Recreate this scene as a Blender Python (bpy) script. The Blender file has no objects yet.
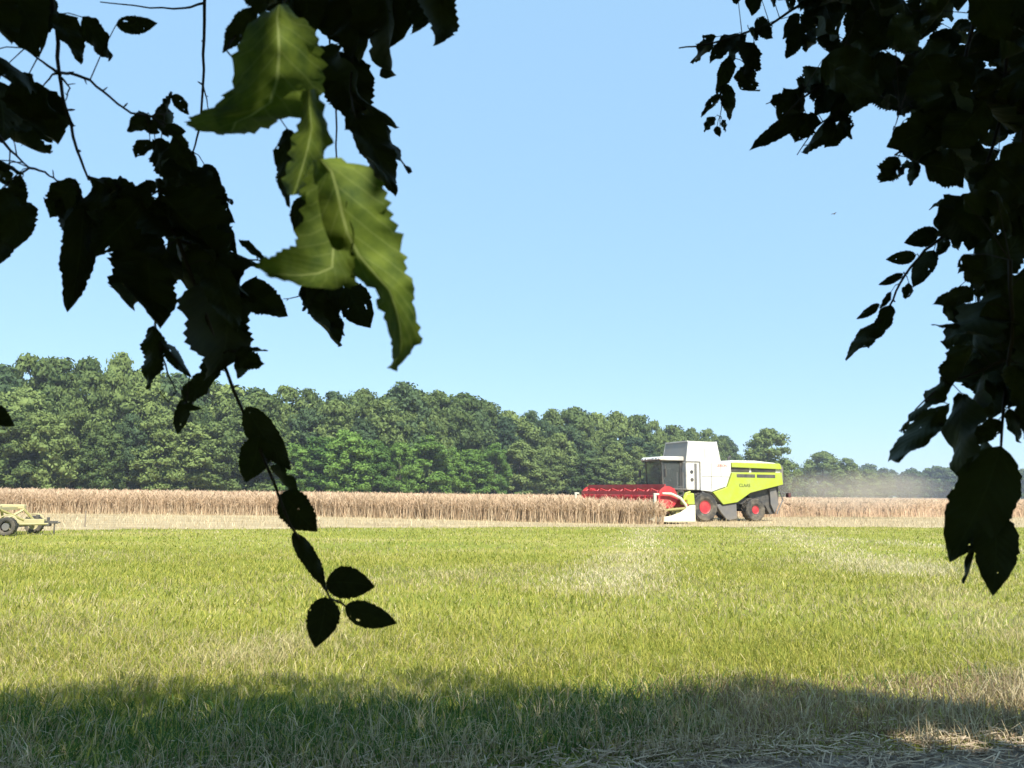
import bpy, math, random
import numpy as np
from mathutils import Vector, Matrix, noise as mnoise

R = math.radians
random.seed(7)
rng = np.random.default_rng(11)
scene = bpy.context.scene
COL = scene.collection

# ------------------------------------------------------------------ camera
EYE = 1.6
FPX = 800.0
cam_d = bpy.data.cameras.new('camera')
cam = bpy.data.objects.new('camera', cam_d)
COL.objects.link(cam)
cam_d.sensor_width = 36.0
cam_d.lens = FPX / 1024 * 36
cam_d.clip_start = 0.02
cam_d.clip_end = 6000
PITCH = math.atan(108 / FPX)
ROLL = math.atan(12 / 1024)
C0 = Vector((0, 0, EYE))
FWD = Vector((0, math.cos(PITCH), math.sin(PITCH)))
r0 = Vector((1, 0, 0))
u0 = Vector((0, -math.sin(PITCH), math.cos(PITCH)))
RGT = math.cos(ROLL) * r0 + math.sin(ROLL) * u0
UPV = -math.sin(ROLL) * r0 + math.cos(ROLL) * u0
cam.matrix_world = Matrix(((RGT.x, UPV.x, -FWD.x, C0.x), (RGT.y, UPV.y, -FWD.y, C0.y),
                           (RGT.z, UPV.z, -FWD.z, C0.z), (0, 0, 0, 1)))
scene.camera = cam
cam_d.dof.use_dof = True
cam_d.dof.focus_distance = 9.0
cam_d.dof.aperture_fstop = 12.0

# ------------------------------------------------------------------ sky, sun, exposure
SUN_EL = R(48)
SUN_H = Vector((0.40, -0.917, 0)).normalized()          # horizontal direction towards the sun
SUN = Vector((SUN_H.x * math.cos(SUN_EL), SUN_H.y * math.cos(SUN_EL), math.sin(SUN_EL)))
world = bpy.data.worlds.new('World')
scene.world = world
world.use_nodes = True
wn = world.node_tree
wn.nodes.clear()
sky = wn.nodes.new('ShaderNodeTexSky')
sky.sky_type = 'NISHITA'
sky.sun_disc = False
sky.sun_elevation = SUN_EL
sky.sun_rotation = math.atan2(SUN_H.x, SUN_H.y)
sky.altitude = 50
sky.air_density = 1.0
sky.dust_density = 0.35
sky.ozone_density = 1.6
bg = wn.nodes.new('ShaderNodeBackground')
bg.inputs['Strength'].default_value = 0.12
wo = wn.nodes.new('ShaderNodeOutputWorld')
pale = wn.nodes.new('ShaderNodeMix')                    # humid summer air: the clear-sky gradient washed out evenly
pale.data_type = 'RGBA'
pale.inputs[0].default_value = 0.78
pale.inputs[7].default_value = (1.58, 2.74, 3.95, 1)
wn.links.new(sky.outputs[0], pale.inputs[6])
wn.links.new(pale.outputs[2], bg.inputs[0])
wn.links.new(bg.outputs[0], wo.inputs[0])
sun_d = bpy.data.lights.new('sun', 'SUN')
sun_d.energy = 4.2
sun_d.angle = R(0.53)
sun_d.color = (1.0, 0.95, 0.86)
sun_o = bpy.data.objects.new('sun', sun_d)
COL.objects.link(sun_o)
sun_o.rotation_euler = SUN.to_track_quat('Z', 'Y').to_euler()
sun_o.location = (4, -10, 30)
vs = scene.view_settings
vs.view_transform = 'Standard'
vs.look = 'None'
vs.gamma = 1.0
vs.use_curve_mapping = False
vs.exposure = 1.15


# ------------------------------------------------------------------ helpers
def pix(px, py, d):
    """a point at distance d along the view axis, seen at that pixel"""
    return C0 + d * (FWD + (px - 512) / FPX * RGT + (384 - py) / FPX * UPV)


def gnd(px, py):
    v = FWD + (px - 512) / FPX * RGT + (384 - py) / FPX * UPV
    t = -EYE / v.z
    return C0 + t * v


def tag(o, label=None, cat=None, group=None, kind=None):
    if label: o['label'] = label
    if cat: o['category'] = cat
    if group: o['group'] = group
    if kind: o['kind'] = kind
    return o


def empty(name, loc=(0, 0, 0), rz=0.0):
    o = bpy.data.objects.new(name, None)
    COL.objects.link(o)
    o.location = loc
    o.rotation_euler = (0, 0, rz)
    o.empty_display_size = 0.3
    return o


def link(name, me, parent=None):
    o = bpy.data.objects.new(name, me)
    COL.objects.link(o)
    if parent: o.parent = parent
    return o


def np_mesh(name, V, F, mat=None, col=None, smooth=False, uv=None):
    """V (n,3), F (m,k) all faces of one size"""
    V = np.asarray(V, dtype=np.float32)
    F = np.asarray(F, dtype=np.int32)
    me = bpy.data.meshes.new(name)
    k = F.shape[1]
    me.vertices.add(len(V))
    me.vertices.foreach_set('co', V.ravel())
    me.loops.add(F.size)
    me.loops.foreach_set('vertex_index', F.ravel())
    me.polygons.add(len(F))
    me.polygons.foreach_set('loop_start', np.arange(0, F.size, k, dtype=np.int32))
    me.polygons.foreach_set('loop_total', np.full(len(F), k, dtype=np.int32))
    if smooth:
        me.polygons.foreach_set('use_smooth', np.ones(len(F), dtype=bool))
    me.update(calc_edges=True)
    if col is not None:
        a = me.attributes.new('col', 'FLOAT_COLOR', 'POINT')
        c = np.ones((len(V), 4), dtype=np.float32)
        c[:, :3] = col
        a.data.foreach_set('color', c.ravel())
    if uv is not None:
        a = me.attributes.new('leaf_uv', 'FLOAT_VECTOR', 'POINT')
        c = np.zeros((len(V), 3), dtype=np.float32)
        c[:, :2] = uv
        a.data.foreach_set('vector', c.ravel())
    if mat: me.materials.append(mat)
    return me


class MB:
    """collects simple solids into one mesh"""
    def __init__(self):
        self.v = []; self.f = []

    def add(self, vs, fs):
        n = len(self.v)
        self.v += [tuple(p) for p in vs]
        self.f += [tuple(i + n for i in f) for f in fs]
        return self

    def box(self, x0, x1, y0, y1, z0, z1, m=None):
        vs = [Vector((x, y, z)) for x in (x0, x1) for y in (y0, y1) for z in (z0, z1)]
        if m: vs = [m @ p for p in vs]
        return self.add(vs, [(0, 1, 3, 2), (4, 6, 7, 5), (0, 4, 5, 1), (2, 3, 7, 6), (0, 2, 6, 4), (1, 5, 7, 3)])

    def prism(self, prof, y0, y1, inset=0.0):
        """side profile [(x,z)..] swept from y0 to y1"""
        n = len(prof)
        vs = [(x, y0, z) for x, z in prof] + [(x, y1, z) for x, z in prof]
        fs = [tuple(range(n)), tuple(range(2 * n - 1, n - 1, -1))]
        fs += [(i, i + n, (i + 1) % n + n, (i + 1) % n) for i in range(n)]
        return self.add(vs, fs)

    def hull(self, a, b):
        """two rings of equal count joined and capped"""
        n = len(a)
        fs = [tuple(range(n)), tuple(range(2 * n - 1, n - 1, -1))]
        fs += [(i, i + n, (i + 1) % n + n, (i + 1) % n) for i in range(n)]
        return self.add(list(a) + list(b), fs)

    def tube(self, pts, rad, n=6, cap=True):
        pts = [Vector(p) for p in pts]
        rads = rad if isinstance(rad, (list, tuple)) else [rad] * len(pts)
        vs = []
        prev = None
        for i, p in enumerate(pts):
            t = (pts[min(i + 1, len(pts) - 1)] - pts[max(i - 1, 0)])
            t = t.normalized() if t.length > 1e-9 else Vector((0, 0, 1))
            if prev is None:
                a = Vector((0, 0, 1)) if abs(t.z) < 0.9 else Vector((1, 0, 0))
                u = t.cross(a).normalized()
            else:
                u = (prev - t * prev.dot(t))
                u = u.normalized() if u.length > 1e-6 else t.orthogonal().normalized()
            prev = u
            w = t.cross(u)
            for k in range(n):
                a = 2 * math.pi * k / n
                vs.append(p + rads[i] * (math.cos(a) * u + math.sin(a) * w))
        fs = []
        for i in range(len(pts) - 1):
            for k in range(n):
                fs.append((i * n + k, i * n + (k + 1) % n, (i + 1) * n + (k + 1) % n, (i + 1) * n + k))
        if cap:
            fs.append(tuple(range(n - 1, -1, -1)))
            fs.append(tuple(range((len(pts) - 1) * n, len(pts) * n)))
        return self.add(vs, fs)

    def lathe_y(self, prof, c=(0, 0, 0), n=28, caps=True):
        """profile [(y, r)] turned about the y axis through c"""
        vs = []
        for y, r in prof:
            for k in range(n):
                a = 2 * math.pi * k / n
                vs.append((c[0] + r * math.cos(a), c[1] + y, c[2] + r * math.sin(a)))
        fs = []
        m = len(prof)
        for i in range(m - 1):
            for k in range(n):
                fs.append((i * n + k, i * n + (k + 1) % n, (i + 1) * n + (k + 1) % n, (i + 1) * n + k))
        if caps:
            fs.append(tuple(range(n - 1, -1, -1)))
            fs.append(tuple(range((m - 1) * n, m * n)))
        return self.add(vs, fs)

    def build(self, name, mat, parent=None, bevel=0.0, smooth=False):
        me = bpy.data.meshes.new(name)
        me.from_pydata(self.v, [], self.f)
        me.update()
        import bmesh
        bm = bmesh.new(); bm.from_mesh(me)
        bmesh.ops.recalc_face_normals(bm, faces=bm.faces)
        bm.to_mesh(me); bm.free()
        if mat: me.materials.append(mat)
        o = link(name, me, parent)
        if bevel > 0:
            md = o.modifiers.new('bevel', 'BEVEL')
            md.width = bevel; md.segments = 2; md.limit_method = 'ANGLE'
        if smooth:
            for p in me.polygons: p.use_smooth = True
        return o


# ------------------------------------------------------------------ materials
def new_mat(name):
    m = bpy.data.materials.new(name)
    m.use_nodes = True
    nt = m.node_tree
    b = nt.nodes['Principled BSDF']
    return m, nt, b


def nd(nt, kind, **kw):
    n = nt.nodes.new(kind)
    for k, v in kw.items():
        setattr(n, k, v)
    return n


def ramp(nt, src, stops):
    r = nt.nodes.new('ShaderNodeValToRGB')
    el = r.color_ramp.elements
    while len(el) < len(stops): el.new(0.5)
    for e, (p, c) in zip(el, stops):
        e.position = p; e.color = (*c, 1)
    nt.links.new(src, r.inputs[0])
    return r.outputs[0]


def noise_tex(nt, scale, detail=4, rough=0.55, coord='Object', stretch=None):
    tc = nd(nt, 'ShaderNodeTexCoord')
    v = tc.outputs[coord]
    if stretch:
        mp = nd(nt, 'ShaderNodeMapping')
        mp.inputs['Scale'].default_value = stretch
        nt.links.new(v, mp.inputs[0]); v = mp.outputs[0]
    n = nd(nt, 'ShaderNodeTexNoise')
    n.inputs['Scale'].default_value = scale
    n.inputs['Detail'].default_value = detail
    n.inputs['Roughness'].default_value = rough
    nt.links.new(v, n.inputs['Vector'])
    return n.outputs['Fac']


def paint(name, c, rough=0.45, dirt=0.25, metallic=0.0, dust=(0.33, 0.27, 0.18), coat=0.0):
    """painted or bare surface with dust and wear"""
    m, nt, b = new_mat(name)
    f = noise_tex(nt, 1.7, 6, 0.65)
    mix = nd(nt, 'ShaderNodeMix', data_type='RGBA')
    mix.inputs[6].default_value = (*c, 1)
    mix.inputs[7].default_value = (*dust, 1)
    fac = nd(nt, 'ShaderNodeMapRange')
    fac.inputs[1].default_value = 0.42; fac.inputs[2].default_value = 0.75
    fac.inputs[3].default_value = 0.0; fac.inputs[4].default_value = dirt
    nt.links.new(f, fac.inputs[0]); nt.links.new(fac.outputs[0], mix.inputs[0])
    nt.links.new(mix.outputs[2], b.inputs['Base Color'])
    b.inputs['Roughness'].default_value = rough
    b.inputs['Metallic'].default_value = metallic
    b.inputs['Coat Weight'].default_value = coat
    return m


M_white = paint('white_paint', (0.60, 0.58, 0.53), 0.45, 0.6)
M_lime = paint('lime_paint', (0.34, 0.42, 0.03), 0.42, 0.4)
M_red = paint('red_paint', (0.42, 0.022, 0.032), 0.5, 0.28)
M_cream = paint('cream_paint', (0.46, 0.41, 0.20), 0.55, 0.7)
M_ivory = paint('ivory_paint', (0.60, 0.57, 0.44), 0.5, 0.4)
M_dark = paint('dark_grey', (0.045, 0.045, 0.045), 0.6, 0.35)
M_grey = paint('mid_grey', (0.13, 0.125, 0.12), 0.55, 0.35)
M_tyre = paint('tyre_rubber', (0.03, 0.029, 0.027), 0.85, 0.55)
M_steel = paint('worn_steel', (0.34, 0.33, 0.31), 0.4, 0.3, 0.6)
M_yellow = paint('olive_yellow_paint', (0.26, 0.235, 0.07), 0.5, 0.4)
M_text = paint('lettering', (0.05, 0.08, 0.02), 0.5, 0.0)
M_textred = paint('red_lettering', (0.45, 0.09, 0.07), 0.5, 0.0)
M_lamp = paint('lamp_lens', (0.55, 0.56, 0.56), 0.15, 0.0)
M_tail = paint('tail_lens', (0.09, 0.03, 0.03), 0.3, 0.2)
M_wood = paint('weathered_wood', (0.22, 0.18, 0.13), 0.9, 0.3)
M_skin = paint('skin', (0.45, 0.28, 0.2), 0.6, 0.0)
M_cloth = paint('blue_cloth', (0.05, 0.08, 0.16), 0.9, 0.0)

M_glass, nt, b = new_mat('cab_glass')
b.inputs['Base Color'].default_value = (0.55, 0.6, 0.58, 1)
b.inputs['Roughness'].default_value = 0.03
b.inputs['Transmission Weight'].default_value = 0.92
b.inputs['IOR'].default_value = 1.1
M_mesh = paint('grain_tank_front', (0.20, 0.20, 0.19), 0.6, 0.3)


def bark_mat():
    m, nt, b = new_mat('bark')
    f = noise_tex(nt, 9, 6, 0.7, stretch=(1, 1, 0.2))
    nt.links.new(ramp(nt, f, [(0.3, (0.035, 0.028, 0.02)), (0.7, (0.12, 0.10, 0.075))]), b.inputs['Base Color'])
    b.inputs['Roughness'].default_value = 0.95
    bp = nd(nt, 'ShaderNodeBump'); bp.inputs['Strength'].default_value = 0.6
    nt.links.new(f, bp.inputs['Height']); nt.links.new(bp.outputs[0], b.inputs['Normal'])
    return m


M_bark = bark_mat()
M_twig = paint('twig_bark', (0.028, 0.022, 0.018), 0.8, 0.2, dust=(0.06, 0.05, 0.04))


def leaf_mix(nt, b, colour_out, trans=0.25):
    """diffuse leaf with some light coming through"""
    tr = nd(nt, 'ShaderNodeBsdfTranslucent')
    nt.links.new(colour_out, tr.inputs['Color'])
    mx = nd(nt, 'ShaderNodeMixShader')
    mx.inputs[0].default_value = trans
    nt.links.new(b.outputs[0], mx.inputs[1]); nt.links.new(tr.outputs[0], mx.inputs[2])
    out = [n for n in nt.nodes if n.type == 'OUTPUT_MATERIAL'][0]
    nt.links.new(mx.outputs[0], out.inputs['Surface'])


def leaf_mat(name, dark, light, vein, rough=0.5, trans=0.12, bump=0.3, holes=0.0, blotch=3.0):
    """leaf blade with midrib and side veins from its own coordinates"""
    m, nt, b = new_mat(name)
    at = nd(nt, 'ShaderNodeAttribute'); at.attribute_name = 'leaf_uv'
    sp = nd(nt, 'ShaderNodeSeparateXYZ'); nt.links.new(at.outputs['Vector'], sp.inputs[0])
    def mth(op, a, bb=None):
        n = nd(nt, 'ShaderNodeMath', operation=op)
        for i, s in enumerate((a, bb)):
            if s is None: continue
            if isinstance(s, (int, float)): n.inputs[i].default_value = s
            else: nt.links.new(s, n.inputs[i])
        return n.outputs[0]
    au = mth('ABSOLUTE', sp.outputs['X'])
    q = mth('MULTIPLY', mth('SUBTRACT', sp.outputs['Y'], mth('MULTIPLY', au, 0.22)), 11.0)
    fr = mth('ABSOLUTE', mth('SUBTRACT', mth('FRACT', q), 0.5))
    side = mth('LESS_THAN', fr, 0.055)
    side = mth('MULTIPLY', side, 0.22)
    mid = mth('LESS_THAN', au, 0.035)
    veinf = mth('MAXIMUM', side, mth('MULTIPLY', mid, 0.8))
    f = noise_tex(nt, blotch, 4, 0.6)
    oi = nd(nt, 'ShaderNodeObjectInfo')
    ff = mth('ADD', mth('MULTIPLY', f, 0.8), mth('MULTIPLY', oi.outputs['Random'], 0.35))
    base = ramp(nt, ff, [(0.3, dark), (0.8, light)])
    mix = nd(nt, 'ShaderNodeMix', data_type='RGBA')
    nt.links.new(veinf, mix.inputs[0]); nt.links.new(base, mix.inputs[6])
    mix.inputs[7].default_value = (*vein, 1)
    nt.links.new(mix.outputs[2], b.inputs['Base Color'])
    b.inputs['Roughness'].default_value = rough
    b.inputs['Specular IOR Level'].default_value = 0.3
    bp = nd(nt, 'ShaderNodeBump'); bp.inputs['Strength'].default_value = bump
    bp.inputs['Distance'].default_value = 0.003
    nt.links.new(fr, bp.inputs['Height']); nt.links.new(bp.outputs[0], b.inputs['Normal'])
    leaf_mix(nt, b, mix.outputs[2], trans)
    if holes > 0:                                        # eaten holes, different on every leaf
        sc = nd(nt, 'ShaderNodeVectorMath', operation='SCALE'); sc.inputs['Scale'].default_value = 1.0
        mp = nd(nt, 'ShaderNodeCombineXYZ')
        nt.links.new(sp.outputs['X'], mp.inputs[0]); nt.links.new(mth('MULTIPLY', sp.outputs['Y'], 2.2), mp.inputs[1]); nt.links.new(mth('MULTIPLY', oi.outputs['Random'], 90.0), mp.inputs[2])
        hn = nd(nt, 'ShaderNodeTexNoise'); hn.inputs['Scale'].default_value = 2.6; hn.inputs['Detail'].default_value = 1.5
        nt.links.new(mp.outputs[0], hn.inputs['Vector'])
        hole = mth('GREATER_THAN', hn.outputs['Fac'], holes)
        tp = nd(nt, 'ShaderNodeBsdfTransparent'); mh = nd(nt, 'ShaderNodeMixShader')
        out = [n_ for n_ in nt.nodes if n_.type == 'OUTPUT_MATERIAL'][0]
        nt.links.new(out.inputs['Surface'].links[0].from_socket, mh.inputs[1]); nt.links.new(tp.outputs[0], mh.inputs[2]); nt.links.new(hole, mh.inputs[0])
        nt.links.new(mh.outputs[0], out.inputs['Surface'])
    return m


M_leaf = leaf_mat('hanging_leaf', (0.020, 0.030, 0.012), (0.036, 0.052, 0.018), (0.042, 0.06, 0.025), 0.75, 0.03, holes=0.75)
M_leaf_y = leaf_mat('sunlit_leaf', (0.028, 0.065, 0.006), (0.20, 0.265, 0.026), (0.28, 0.34, 0.10), 0.75, 0.30, 0.08, holes=0.80, blotch=42.0)  # yellow-green leaf; its sunlit brightness is partly in these lighter colours


def foliage_mat(name, dark, light, trans=0.2, scale=0.35):
    m, nt, b = new_mat(name)
    f = noise_tex(nt, scale, 5, 0.65, 'Generated' if scale > 1 else 'Object')
    oi = nd(nt, 'ShaderNodeObjectInfo')
    ad = nd(nt, 'ShaderNodeMath', operation='MULTIPLY_ADD')
    ad.inputs[1].default_value = 0.42; nt.links.new(oi.outputs['Random'], ad.inputs[0]); nt.links.new(f, ad.inputs[2])
    c = ramp(nt, ad.outputs[0], [(0.38, dark), (0.95, light)])
    nt.links.new(c, b.inputs['Base Color'])
    b.inputs['Roughness'].default_value = 0.7
    b.inputs['Specular IOR Level'].default_value = 0.2
    leaf_mix(nt, b, c, trans)
    return m


M_fol = foliage_mat('forest_foliage', (0.026, 0.054, 0.013), (0.15, 0.20, 0.054), 0.06, scale=9)
M_fol_dark = foliage_mat('dark_foliage', (0.016, 0.038, 0.016), (0.065, 0.105, 0.038), 0.05, scale=9)
M_fol_bright = foliage_mat('bright_foliage', (0.030, 0.075, 0.012), (0.12, 0.21, 0.034), 0.06, scale=9)
M_canopy = foliage_mat('canopy_leaves', (0.03, 0.05, 0.015), (0.06, 0.09, 0.03), 0.06, 2.0)


def blade_mat(name, trans=0.3, rough=0.6):
    m, nt, b = new_mat(name)
    at = nd(nt, 'ShaderNodeAttribute'); at.attribute_name = 'col'
    nt.links.new(at.outputs['Color'], b.inputs['Base Color'])
    b.inputs['Roughness'].default_value = rough
    b.inputs['Specular IOR Level'].default_value = 0.25
    leaf_mix(nt, b, at.outputs['Color'], trans)
    return m


M_blade = blade_mat('grass_blades', 0.42)
M_straw = blade_mat('straw', 0.15, 0.7)


def ground_mat(name, stops, scale, stretch=None, fine=40.0):
    m, nt, b = new_mat(name)
    a = noise_tex(nt, scale, 8, 0.62, stretch=stretch)
    c = ramp(nt, a, stops)
    f2 = noise_tex(nt, fine, 4, 0.7)
    hs = nd(nt, 'ShaderNodeMapRange')
    hs.inputs[1].default_value = 0.3; hs.inputs[2].default_value = 0.7
    hs.inputs[3].default_value = 0.6; hs.inputs[4].default_value = 1.3
    nt.links.new(f2, hs.inputs[0])
    mx = nd(nt, 'ShaderNodeMix', data_type='RGBA', blend_type='MULTIPLY')
    mx.inputs[0].default_value = 1.0
    nt.links.new(c, mx.inputs[6]); nt.links.new(hs.outputs[0], mx.inputs[7])
    nt.links.new(mx.outputs[2], b.inputs['Base Color'])
    b.inputs['Roughness'].default_value = 0.95
    b.inputs['Specular IOR Level'].default_value = 0.1
    bp = nd(nt, 'ShaderNodeBump'); bp.inputs['Strength'].default_value = 0.5
    bp.inputs['Distance'].default_value = 0.03
    nt.links.new(f2, bp.inputs['Height']); nt.links.new(bp.outputs[0], b.inputs['Normal'])
    return m


M_meadow = ground_mat('meadow_soil', [(0.35, (0.19, 0.215, 0.035)), (0.52, (0.25, 0.255, 0.05)), (0.70, (0.37, 0.32, 0.11))],
                      0.25, (0.5, 1.4, 1))
M_stubble = ground_mat('stubble_soil', [(0.35, (0.30, 0.23, 0.13)), (0.6, (0.42, 0.34, 0.20)), (0.8, (0.50, 0.41, 0.26))],
                       0.6, (0.4, 1.5, 1))
M_track = ground_mat('track_dirt', [(0.35, (0.22, 0.18, 0.14)), (0.6, (0.34, 0.285, 0.225)), (0.8, (0.46, 0.40, 0.33))], 1.4, None, 60)
M_cropsoil = ground_mat('crop_canopy', [(0.3, (0.30, 0.20, 0.13)), (0.55, (0.40, 0.275, 0.18)), (0.8, (0.48, 0.35, 0.24))], 0.8, (0.6, 1, 1), 9)


# ------------------------------------------------------------------ the ground
def sheet(name, poly, z, mat):
    me = bpy.data.meshes.new(name)
    me.from_pydata([(x, y, z) for x, y in poly], [], [tuple(range(len(poly)))])
    me.update()
    me.materials.append(mat)
    o = link(name, me)
    o['kind'] = 'structure'
    return o


sheet('meadow', [(-2500, -2500), (2500, -2500), (2500, 2500), (-2500, 2500)], 0, M_meadow)
# edge between the green meadow and the stubble strip
EDGE = [(-90, 19), (-45, 24.5), (-18.6, 29.2), (-9, 33.5), (0, 37.2), (9, 40.0), (18, 41.8), (28, 44), (60, 50), (150, 66), (400, 110)]
_e = []
for (p, q) in zip(EDGE[:-1], EDGE[1:]):
    m_ = max(1, int(math.hypot(q[0] - p[0], q[1] - p[1]) / 0.8))
    for i in range(m_):
        t_ = i / m_
        xx, yy = p[0] + (q[0] - p[0]) * t_, p[1] + (q[1] - p[1]) * t_
        _e.append((xx, yy + 0.9 * mnoise.noise(Vector((xx * 0.25, 3.1, 0))) + 0.5 * mnoise.noise(Vector((xx * 0.9, 7.7, 0)))))
EDGE = _e + [EDGE[-1]]
sheet('stubble_field', EDGE + [(900, 200), (900, 1200), (-400, 1200), (-400, 19)], 0.004, M_stubble)
track_edge = [(-40, 3.7), (-12, 3.8), (-4, 4.1), (-1.0, 4.5), (0.0, 4.72), (0.7, 5.0), (1.6, 5.2), (2.4, 5.25), (3.5, 5.5), (6, 5.7), (14, 6.0), (40, 7)]
sheet('dirt_track', track_edge + [(40, 1.6), (-40, 1.2)], 0.004, M_track)


def edge_y(line, x):
    return np.interp(x, [p[0] for p in line], [p[1] for p in line])


# ------------------------------------------------------------------ grass blades (numpy)
def blades(n_base, h, w, lean, col, bend=0.5, seg_col=None):
    """n_base (n,2) roots; arrays h, w, lean (n,), col (n,3) -> V, F, C ; 5 verts 3 tris each"""
    n = len(n_base)
    a = rng.uniform(0, 2 * np.pi, n)
    facing = rng.uniform(0, 2 * np.pi, n)
    dx, dy = np.cos(a) * lean, np.sin(a) * lean
    wx, wy = np.cos(facing) * w * 0.5, np.sin(facing) * w * 0.5
    V = np.zeros((n, 5, 3), np.float32)
    bx, by = n_base[:, 0], n_base[:, 1]
    V[:, 0] = np.stack([bx - wx, by - wy, np.zeros(n) - 0.005], 1)
    V[:, 1] = np.stack([bx + wx, by + wy, np.zeros(n) - 0.005], 1)
    mx, my, mz = bx + dx * h * 0.35, by + dy * h * 0.35, h * 0.6
    V[:, 2] = np.stack([mx - wx * 0.75, my - wy * 0.75, mz], 1)
    V[:, 3] = np.stack([mx + wx * 0.75, my + wy * 0.75, mz], 1)
    tz = h * np.clip(1.0 - bend * lean * lean * 0.35, 0.3, 1)
    V[:, 4] = np.stack([bx + dx * h, by + dy * h, tz], 1)
    i = np.arange(n)[:, None] * 5
    F = np.concatenate([i + np.array([[0, 1, 3]]), i + np.array([[0, 3, 2]]), i + np.array([[2, 3, 4]])], 0)
    C = np.repeat(col[:, None, :], 5, 1).reshape(-1, 3)
    return V.reshape(-1, 3), F, C


def vnoise(x, y, s, seed=0.0):
    """cheap smooth 2-D noise in 0..1 from summed sines"""
    a = np.sin(x * s * 1.7 + 1.3 + seed) * np.cos(y * s * 1.3 + 0.7 * seed) + \
        0.6 * np.sin(x * s * 3.1 - y * s * 2.3 + 2.1 * seed + 0.4) + 0.4 * np.cos(x * s * 5.3 + y * s * 6.1 + seed)
    return np.clip(0.5 + a / 3.2, 0, 1)


def wedge_points(n, y0, y1, slope=0.80, side=1.5):
    """points spread evenly over the ground the camera can see between two distances"""
    y = np.sqrt(rng.uniform(0, 1, n * 2) * (y1 * y1 - y0 * y0) + y0 * y0)
    x = rng.uniform(-1, 1, n * 2) * (slope * y + side)
    return x[:n], y[:n]


GREENS = np.array([(0.30, 0.315, 0.048), (0.365, 0.36, 0.065), (0.44, 0.405, 0.095), (0.205, 0.245, 0.034)])
DRY = np.array([(0.48, 0.41, 0.19), (0.56, 0.49, 0.27), (0.42, 0.35, 0.17), (0.36, 0.34, 0.11)])


def grass_cols(n, pdry):
    g = GREENS[rng.integers(0, len(GREENS), n)]
    d = DRY[rng.integers(0, len(DRY), n)]
    k = rng.uniform(0, 1, n) < pdry
    c = np.where(k[:, None], d, g) * rng.uniform(0.75, 1.2, (n, 1))
    return c


g2 = lambda a, b: (gnd(a, b).x, gnd(a, b).y)
# thin rows of dry hay left lying on the meadow
HAY = [(g2(650, 529), g2(612, 590), 0.9), (g2(768, 529), g2(905, 572), 1.3), (g2(800, 537), g2(1010, 552), 1.2), (g2(380, 610), g2(250, 660), 0.5), (g2(930, 590), g2(1024, 640), 0.7)]


def make_grass(name, n, y0, y1, hmin, hmax, w, label):
    x, y = wedge_points(n, y0, y1)
    keep = (y < edge_y(EDGE, x) - 0.1 + rng.normal(0, 0.25, n)) & (y > edge_y(track_edge, x) + rng.normal(0.06, 0.18, n))
    if y0 > 5: keep &= y > y0 + rng.uniform(0, 0.3, len(y)) * y0
    keep &= y < y1 - rng.uniform(0, 0.25, len(y)) * y1 * (y1 < 40)
    x, y = x[keep], y[keep]
    n = len(x)
    patch = vnoise(x, y, 0.9, 2.0)
    big = vnoise(x * 0.35 + y * 0.12, y * 1.1, 0.45, 5.0)
    # dry grass along the track, thinning out into the meadow
    d_track = y - edge_y(track_edge, x)
    pdry = 0.14 + 0.40 * np.exp(-np.maximum(d_track - 0.9, 0) / 2.4) + 0.7 * (big - 0.42) + 0.45 * (vnoise(x, y, 0.35, 7.0) - 0.5)
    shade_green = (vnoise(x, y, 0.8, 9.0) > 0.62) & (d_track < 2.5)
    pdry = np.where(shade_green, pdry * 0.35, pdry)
    rightdry = np.clip((x - 0.14 * y) / 0.8, 0, 1) * np.clip((2.1 - d_track) / 0.6, 0, 1)
    pdry = pdry + 0.6 * rightdry
    for (ax, ay), (bx, by), wd in HAY:
        tt = np.clip(((x - ax) * (bx - ax) + (y - ay) * (by - ay)) / ((bx - ax) ** 2 + (by - ay) ** 2), 0, 1)
        dd = np.hypot(x - ax - tt * (bx - ax), y - ay - tt * (by - ay))
        pdry = pdry + 0.75 * np.exp(-(dd / wd) ** 2)
    col = grass_cols(n, np.clip(pdry, 0.03, 0.95))
    hay = np.zeros(n)
    for (ax, ay), (bx, by), wd in HAY[:3]:
        tt = np.clip(((x - ax) * (bx - ax) + (y - ay) * (by - ay)) / ((bx - ax) ** 2 + (by - ay) ** 2), 0, 1)
        hay = np.maximum(hay, np.exp(-(np.hypot(x - ax - tt * (bx - ax), y - ay - tt * (by - ay)) / wd) ** 2) * (0.35 + 0.65 * vnoise(x, y, 0.7, 1.7)))
    pale_ = rng.uniform(0, 1, n) < 0.85 * hay
    col = np.where(pale_[:, None], np.array([[0.66, 0.57, 0.37]]) * rng.uniform(0.8, 1.15, (n, 1)), col)
    brown = (rng.uniform(0, 1, n) < 0.55 * rightdry)
    col = np.where(brown[:, None], np.array([[0.27, 0.19, 0.11]]) * rng.uniform(0.7, 1.3, (n, 1)), col)
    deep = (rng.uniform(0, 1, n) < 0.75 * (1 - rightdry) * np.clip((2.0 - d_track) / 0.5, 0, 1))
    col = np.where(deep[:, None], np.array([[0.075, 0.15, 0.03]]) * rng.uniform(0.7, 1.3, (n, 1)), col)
    h = rng.uniform(hmin, hmax, n) * (0.65 + 0.7 * patch)
    h = h * np.where(d_track < 0.35, 0.55, 1.0)
    lean = np.abs(rng.normal(0.9, 0.6, n))
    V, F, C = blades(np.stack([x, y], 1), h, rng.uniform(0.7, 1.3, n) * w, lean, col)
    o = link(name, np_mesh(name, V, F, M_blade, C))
    tag(o, label, 'grass', kind='stuff')
    return o


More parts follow.
